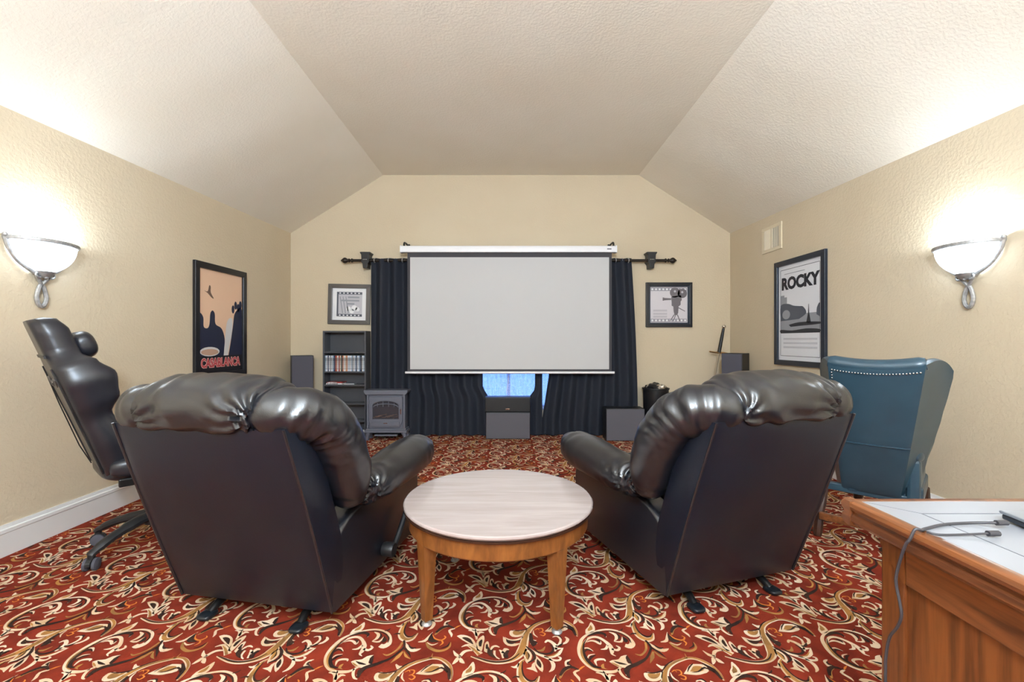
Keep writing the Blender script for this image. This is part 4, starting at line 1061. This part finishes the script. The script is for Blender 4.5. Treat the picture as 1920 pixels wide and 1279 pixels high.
# ------------------------------------------------------------------ sword leaning in the corner
Pm = Vector((2.538, 5.25, 1.309)); Gd = Vector((2.49, 5.27, 1.003)); ax = (Gd-Pm).normalized()
t = thing('sword', (Gd.x, Gd.y, 0), 'sword with black grip and bright pommel leaning behind the right tower speaker', 'sword')
o_ = Vector((Gd.x, Gd.y, 0)); r3 = lambda v: tuple(v-o_)
MB().ball(r3(Pm), .024, 14).build('pommel', M_CHROME, t, smooth=True)
MB().tube([r3(Pm+ax*.02), r3(Pm+ax*.12), r3(Gd)], [.014,.018,.02], 12).build('grip', M_BLACK, t, smooth=True)
M_GOLD = mat('guard_brass', lin(214,180,140), .25, metal=1.0)
MB().tube([r3(Gd+Vector((-.12,-.01,.012))), r3(Gd+Vector((-.05,-.005,.0))), r3(Gd), r3(Gd+Vector((.05,0,-.004))), r3(Gd+Vector((.115,.0,-.012)))], [.009,.011,.014,.011,.009], 10).build('crossguard', M_GOLD, t, smooth=True)
tip = Gd + ax*((Gd.z-.004)/-ax.z)
MB().tube([r3(Gd), r3(Gd+(tip-Gd)*.93), r3(tip)], [.026,.020,.002], 8, squash=.22).build('blade', M_CHROME, t, smooth=False)

# ------------------------------------------------------------------ framed pictures
def frame_thing(name, loc, rz, label, cat, w, h, fw, fd, fm, group=None, roll=0.0, lip=None):
    """picture on a wall; local x along the wall, -y toward the room, z up, origin at the centre on the wall"""
    t = thing(name, loc, label, cat, rz, group)
    t.rotation_euler = (0, roll, rz)
    def rail(poly_pts, nm='frame_rail'):
        MB().prism(poly_pts, -fd, 0, 'y').build(nm, fm, t, bevel=.003)
    W, H = w/2, h/2
    rail([(-W,-H),(W,-H),(W-fw,-H+fw),(-W+fw,-H+fw)]); rail([(-W,H),(-W+fw,H-fw),(W-fw,H-fw),(W,H)])
    rail([(-W,-H),(-W+fw,-H+fw),(-W+fw,H-fw),(-W,H)]); rail([(W,-H),(W,H),(W-fw,H-fw),(W-fw,-H+fw)])
    if lip:
        l_ = fw; g = lip[1]
        for pts in ([(-W+l_,-H+l_),(W-l_,-H+l_),(W-l_-g,-H+l_+g),(-W+l_+g,-H+l_+g)], [(-W+l_,H-l_),(-W+l_+g,H-l_-g),(W-l_-g,H-l_-g),(W-l_,H-l_)],
                    [(-W+l_,-H+l_),(-W+l_+g,-H+l_+g),(-W+l_+g,H-l_-g),(-W+l_,H-l_)], [(W-l_,-H+l_),(W-l_,H-l_),(W-l_-g,H-l_-g),(W-l_-g,-H+l_+g)]):
            MB().prism(pts, -fd*.7, -.003, 'y').build('inner_lip', lip[0], t, bevel=.002)
    return t
def flat(name, poly, lay, m, parent):
    """flat printed shape on the picture plane, a fraction of a millimetre thick"""
    y = -.0085 - lay*.0004
    return MB().prism(poly, y-.0003, y, 'y').build(name, m, parent)
def pm(name, r, g, b, rough=.45): return mat(name, lin(r, g, b), rough)
def circ(cx_, cz_, rx, rz_=None, n=18): return [(cx_+rx*math.cos(i*2*PI/n), cz_+(rz_ or rx)*math.sin(i*2*PI/n)) for i in range(n)]
TM = lambda x_, z_, lay: Matrix.Translation((x_, -.0085-lay*.0004-.0004, z_)) @ Matrix.Rotation(PI/2, 4, 'X')
# left-hand movie poster: title kept, artwork replaced by a plain evening skyline of soft masses
PW, PH = .73, 1.03
t = frame_thing('movie_poster', (XL, 4.108, 1.315), PI/2, 'black framed movie poster with peach sky and red title on the left wall', 'poster', PW, PH, .055, .028, M_FRAME)
a, b = PW/2-.053, PH/2-.053
pr = MB().box(-a, a, -.0085, -.002, -b, b).build('print', pm('poster_peach', 236,196,164), t)
NV, WH_, RDD, DKK = pm('poster_navy', 30,36,62), pm('poster_white', 214,210,208), pm('poster_red', 178,60,66), pm('poster_black', 22,20,26)
flat('dark_band', [(-a,-b),(a,-b),(a,-.31),(-a,-.31)], 1, DKK, pr)
flat('dark_mass', smooth_path([(-a,-.31),(-a,.04),(-.285,.07),(-.245,.03),(-.24,-.05),(-.19,-.06),(-.165,-.02),(-.155,.07),(-.125,.10),(-.095,.07),(-.085,-.02),(.0,-.06),(.045,-.16),(.035,-.31)], 4), 1, NV, pr)
flat('dark_mass', smooth_path([(.10,-.31),(.13,-.20),(.17,-.02),(.19,.08),(.24,.13),(a,.12),(a,-.31)], 4), 1, NV, pr)
flat('pale_shape', smooth_path([(.03,-.31),(.05,-.15),(.07,-.02),(.11,.04),(.16,.03),(.15,-.10),(.12,-.20),(.09,-.31)], 4), 2, WH_, pr)
flat('pale_disc', circ(-.16, -.27, .13, .042), 2, WH_, pr); flat('disc_rim', circ(-.16, -.275, .115, .028), 3, pm('poster_tan', 196,158,134), pr)
flat('small_shape', smooth_path([(-.24,.27),(-.19,.265),(-.17,.32),(-.15,.31),(-.15,.26),(-.11,.21),(-.14,.215),(-.19,.25)], 3), 2, pm('poster_brown', 120,92,76), pr)
for k, (xx, zz) in enumerate(((.17,.13),(.21,.17),(.25,.15),(.285,.18))): flat('small_shape', circ(xx, zz, .022, .04, 12), 1, NV, pr)
text_mesh('title', 'CASABLANCA', .108, RDD, pr, TM(0, -.375, 3), bold=.0030, sx=.80)
o = text_mesh('title_outline', 'CASABLANCA', .108, pm('poster_pink', 232,178,170), pr, TM(0, -.375, 2), bold=.0075, sx=.80)
# right-hand movie poster
t = frame_thing('movie_poster', (XR, 4.115, 1.415), -PI/2, 'navy framed black and white movie poster on the right wall', 'poster', .72, 1.02, .05, .028, M_FRAMENV)
a, b = .72/2-.048, 1.02/2-.048
pr = MB().box(-a, a, -.0085, -.002, -b, b).build('print', pm('poster_paper', 226,226,230), t)
G1, G2, G3, INK = pm('print_grey', 150,152,158), pm('print_mid', 84,88,98), pm('print_dark', 38,40,48), pm('print_ink', 30,32,42)
ia, ib = a-.035, b-.045
for q in ((-ia,ia,ib,ib+.004), (-ia,ia,-ib-.004,-ib), (-ia-.004,-ia,-ib,ib), (ia,ia+.004,-ib,ib)):
    flat('keyline', [(q[0],q[2]),(q[1],q[2]),(q[1],q[3]),(q[0],q[3])], 1, INK, pr)
flat('photo_ground', [(-ia,-.20),(ia,-.20),(ia,-.02),(-ia,-.02)], 1, G1, pr)
flat('tree_mass', smooth_path([(-ia,-.08),(-ia,.07),(-.17,.085),(-.08,.06),(.0,.05),(.06,.04),(.10,-.02),(.0,-.07)], 4), 2, G2, pr)
flat('tree_mass', smooth_path([(ia,-.06),(ia,.06),(.24,.02),(.235,-.04)], 3), 2, G2, pr)
flat('building_block', [(-ia,.07),(-ia,.17),(-.22,.17),(-.22,.15),(-.18,.15),(-.18,.07)], 1, G1, pr)
flat('conifer', [(.10,-.11),(.165,-.11),(.14,-.02),(.135,.06),(.13,.06),(.125,-.02)], 3, G3, pr)
flat('path', smooth_path([(-.15,-.12),(.0,-.10),(ia,-.105),(ia,-.125),(.0,-.135),(-.12,-.14)], 3), 3, G3, pr)
flat('pale_foliage', circ(-.19,-.02,.06,.045), 3, G1, pr)
flat('shadow_band', smooth_path([(-ia,-.20),(-ia,-.165),(-.1,-.175),(.1,-.16),(ia,-.17),(ia,-.20)], 3), 3, G3, pr)
text_mesh('title', 'ROCKY', .155, INK, pr, TM(0, .275, 2), bold=.0075, sx=1.0)
flat('small_print', [(-.22,.372),(.08,.372),(.08,.378),(-.22,.378)], 1, G1, pr)
for zz in (-.255, -.295, -.335): flat('small_print', [(-.235,zz-.009),(.245,zz-.009),(.245,zz+.009),(-.235,zz+.009)], 1, pm('print_faint', 196,196,202), pr)
# small square picture, left of the curtains
t = frame_thing('wall_picture', (-1.961, D, 1.589), 0, 'small pewter framed film print with white mat above the media shelf', 'picture', .514, .49, .05, .03, M_PEWTER, 'square film pictures on the end wall', math.radians(1.2))
mt_ = MB().box(-.207, .207, -.0085, -.002, -.195, .195).build('mat_board', M_WHITE, t)
SIL = pm('print_silver', 192,190,196)
flat('print', [(-.155,-.148),(.155,-.148),(.155,.148),(-.155,.148)], 1, SIL, mt_)
for zz in (-.135, .135):
    flat('film_strip', [(-.155,zz-.015),(.155,zz-.015),(.155,zz+.015),(-.155,zz+.015)], 2, G2, mt_)
    for k in range(6): flat('sprocket_hole', circ(-.115+.046*k, zz, .012, .008, 8), 3, M_WHITE, mt_)
flat('film_strip', [(-.155,-.12),(-.135,-.12),(-.135,.12),(-.155,.12)], 2, G2, mt_)
for k in range(3): flat('slanted_bar', [(-.12+.035*k,.09),(-.11+.035*k,.095),(-.075+.035*k,-.11),(-.088+.035*k,-.112)], 2, G1, mt_)
for zz, x0_, x1_ in ((.085,-.02,.12), (.045,-.10,.12), (.005,-.03,.06)): flat('lettering_line', [(x0_,zz-.010),(x1_,zz-.010),(x1_,zz+.010),(x0_,zz+.010)], 3, G1, mt_)
for xx, zz, r_ in ((-.01,-.055,.03), (.06,-.045,.036), (.10,-.06,.026), (.03,-.085,.028)): flat('pale_blot', circ(xx, zz, r_, r_, 14), 2, M_WHITE, mt_)
# right picture: film camera silhouette
t = frame_thing('wall_picture', (1.942, D, 1.582), 0, 'square picture of a film camera silhouette in a glossy navy frame', 'picture', .566, .546, .036, .03, M_FRAME, 'square film pictures on the end wall', 0, (M_FRAMENV, .02))
pr = MB().box(-.230, .230, -.0085, -.002, -.220, .220).build('print', pm('print_lilac', 214,208,212), t)
CAMG = pm('print_camera', 112,106,110)
for zz in (-.19, .19):
    flat('film_strip', [(-.22,zz-.02),(.22,zz-.02),(.22,zz+.02),(-.22,zz+.02)], 1, pm('print_strip', 156,152,160), pr)
    for k in range(10): flat('sprocket_hole', circ(-.20+.0445*k, zz, .013, .012, 10), 2, M_WHITE, pr)
flat('reel', circ(.075, .15, .062), 3, CAMG, pr); flat('reel', circ(.165, .14, .058), 3, CAMG, pr)
flat('reel_hub', circ(.075, .165, .014), 4, SIL, pr); flat('reel_hub', circ(.165, .155, .014), 4, SIL, pr)
flat('camera_body', [(.03,.10),(.15,.12),(.16,.06),(.145,.04),(.145,-.0),(.12,-.02),(.115,-.10),(.10,-.125),(.07,-.125),(.06,-.08),(.055,-.02),(.035,-.01),(.035,.03)], 3, CAMG, pr)
flat('lens', [(-.06,.055),(-.06,.085),(.03,.08),(.03,.06)], 3, CAMG, pr); flat('lens_hood', [(-.075,.05),(-.075,.09),(-.055,.088),(-.055,.052)], 3, CAMG, pr)
for q in ([(.06,-.12),(.01,-.20),(.02,-.20),(.075,-.12)], [(.08,-.12),(.05,-.20),(.06,-.20),(.09,-.12)], [(.10,-.12),(.13,-.20),(.142,-.20),(.112,-.12)], [(.12,-.03),(.20,-.075),(.198,-.083),(.115,-.04)]): flat('tripod_leg', q, 3, CAMG, pr)
for zz in (-.07, -.11, -.145): flat('lettering_line', [(-.19,zz-.012),(-.02,zz-.012),(-.02,zz+.012),(-.19,zz+.012)], 1, pm('print_soft', 192,186,192), pr)

# ------------------------------------------------------------------ air register
t = thing('air_vent', (XR, 4.55, 2.195), 'beige air register high on the right wall near the end wall', 'vent', -PI/2)
for q in ((-.17,.17,.10,.135), (-.17,.17,-.135,-.10), (-.17,-.125,-.10,.10), (.125,.17,-.10,.10), (-.012,.012,-.10,.10)):
    bx('frame_bar', q[0], q[1], -.012, 0, q[2], q[3], M_VENT, t, .003)
bx('duct', -.125, .125, -.002, -.0005, -.10, .10, M_VENTDK, t)
for k in range(12):
    xx = -.122 + .0092*k
    bx('louver', -.0032, .0032, -.004, .004, -.10, .10, M_VENT, t, M=Matrix.Translation((-xx, -.0075, 0)) @ Matrix.Rotation(.5, 4, 'Z')) if False else None
for k in range(9):
    xx = -.112 + .0115*k
    MB().box(-.0016, .0016, -.005, .005, -.10, .10, Matrix.Translation((xx, -.007, 0)) @ Matrix.Rotation(-.9, 4, 'Z')).build('louver', M_VENT, t)
for k in range(9):
    xx = .02 + .0115*k
    MB().box(-.0016, .0016, -.005, .005, -.10, .10, Matrix.Translation((xx, -.007, 0)) @ Matrix.Rotation(.9, 4, 'Z')).build('louver', M_VENT, t)

# ------------------------------------------------------------------ unseen pendant added behind the photographer as fill light
t = thing('fill_pendant', (0, -.9, ZF), 'added frosted bowl fill lamp hanging unseen behind the photographer', 'fill lamp')
MB().lathe([(0,0),(.07,0),(.072,-.015),(.05,-.03),(0,-.03)], 32).build('canopy', M_IRON, t, smooth=True)
MB().tube([(0,0,-.02),(0,0,-1.03)], .009, 10).build('drop_rod', M_IRON, t, smooth=True)
gl = mat('fill_glass', lin(250,248,240), .4, emit=FILL_COL+(1,), estr=FILL_GLOW)
MB().lathe([(.0,-1.22),(.09,-1.205),(.15,-1.16),(.18,-1.10),(.185,-1.03),(.18,-1.03)], 40).build('bowl', gl, t, smooth=True)
l = bpy.data.lights.new('fill_pendant', 'POINT'); l.energy = FILL_POWER; l.color = FILL_COL; l.shadow_soft_size = .15
lo = bpy.data.objects.new('fill_pendant', l); C.objects.link(lo); lo.parent = t; lo.location = (0, 0, -.98)
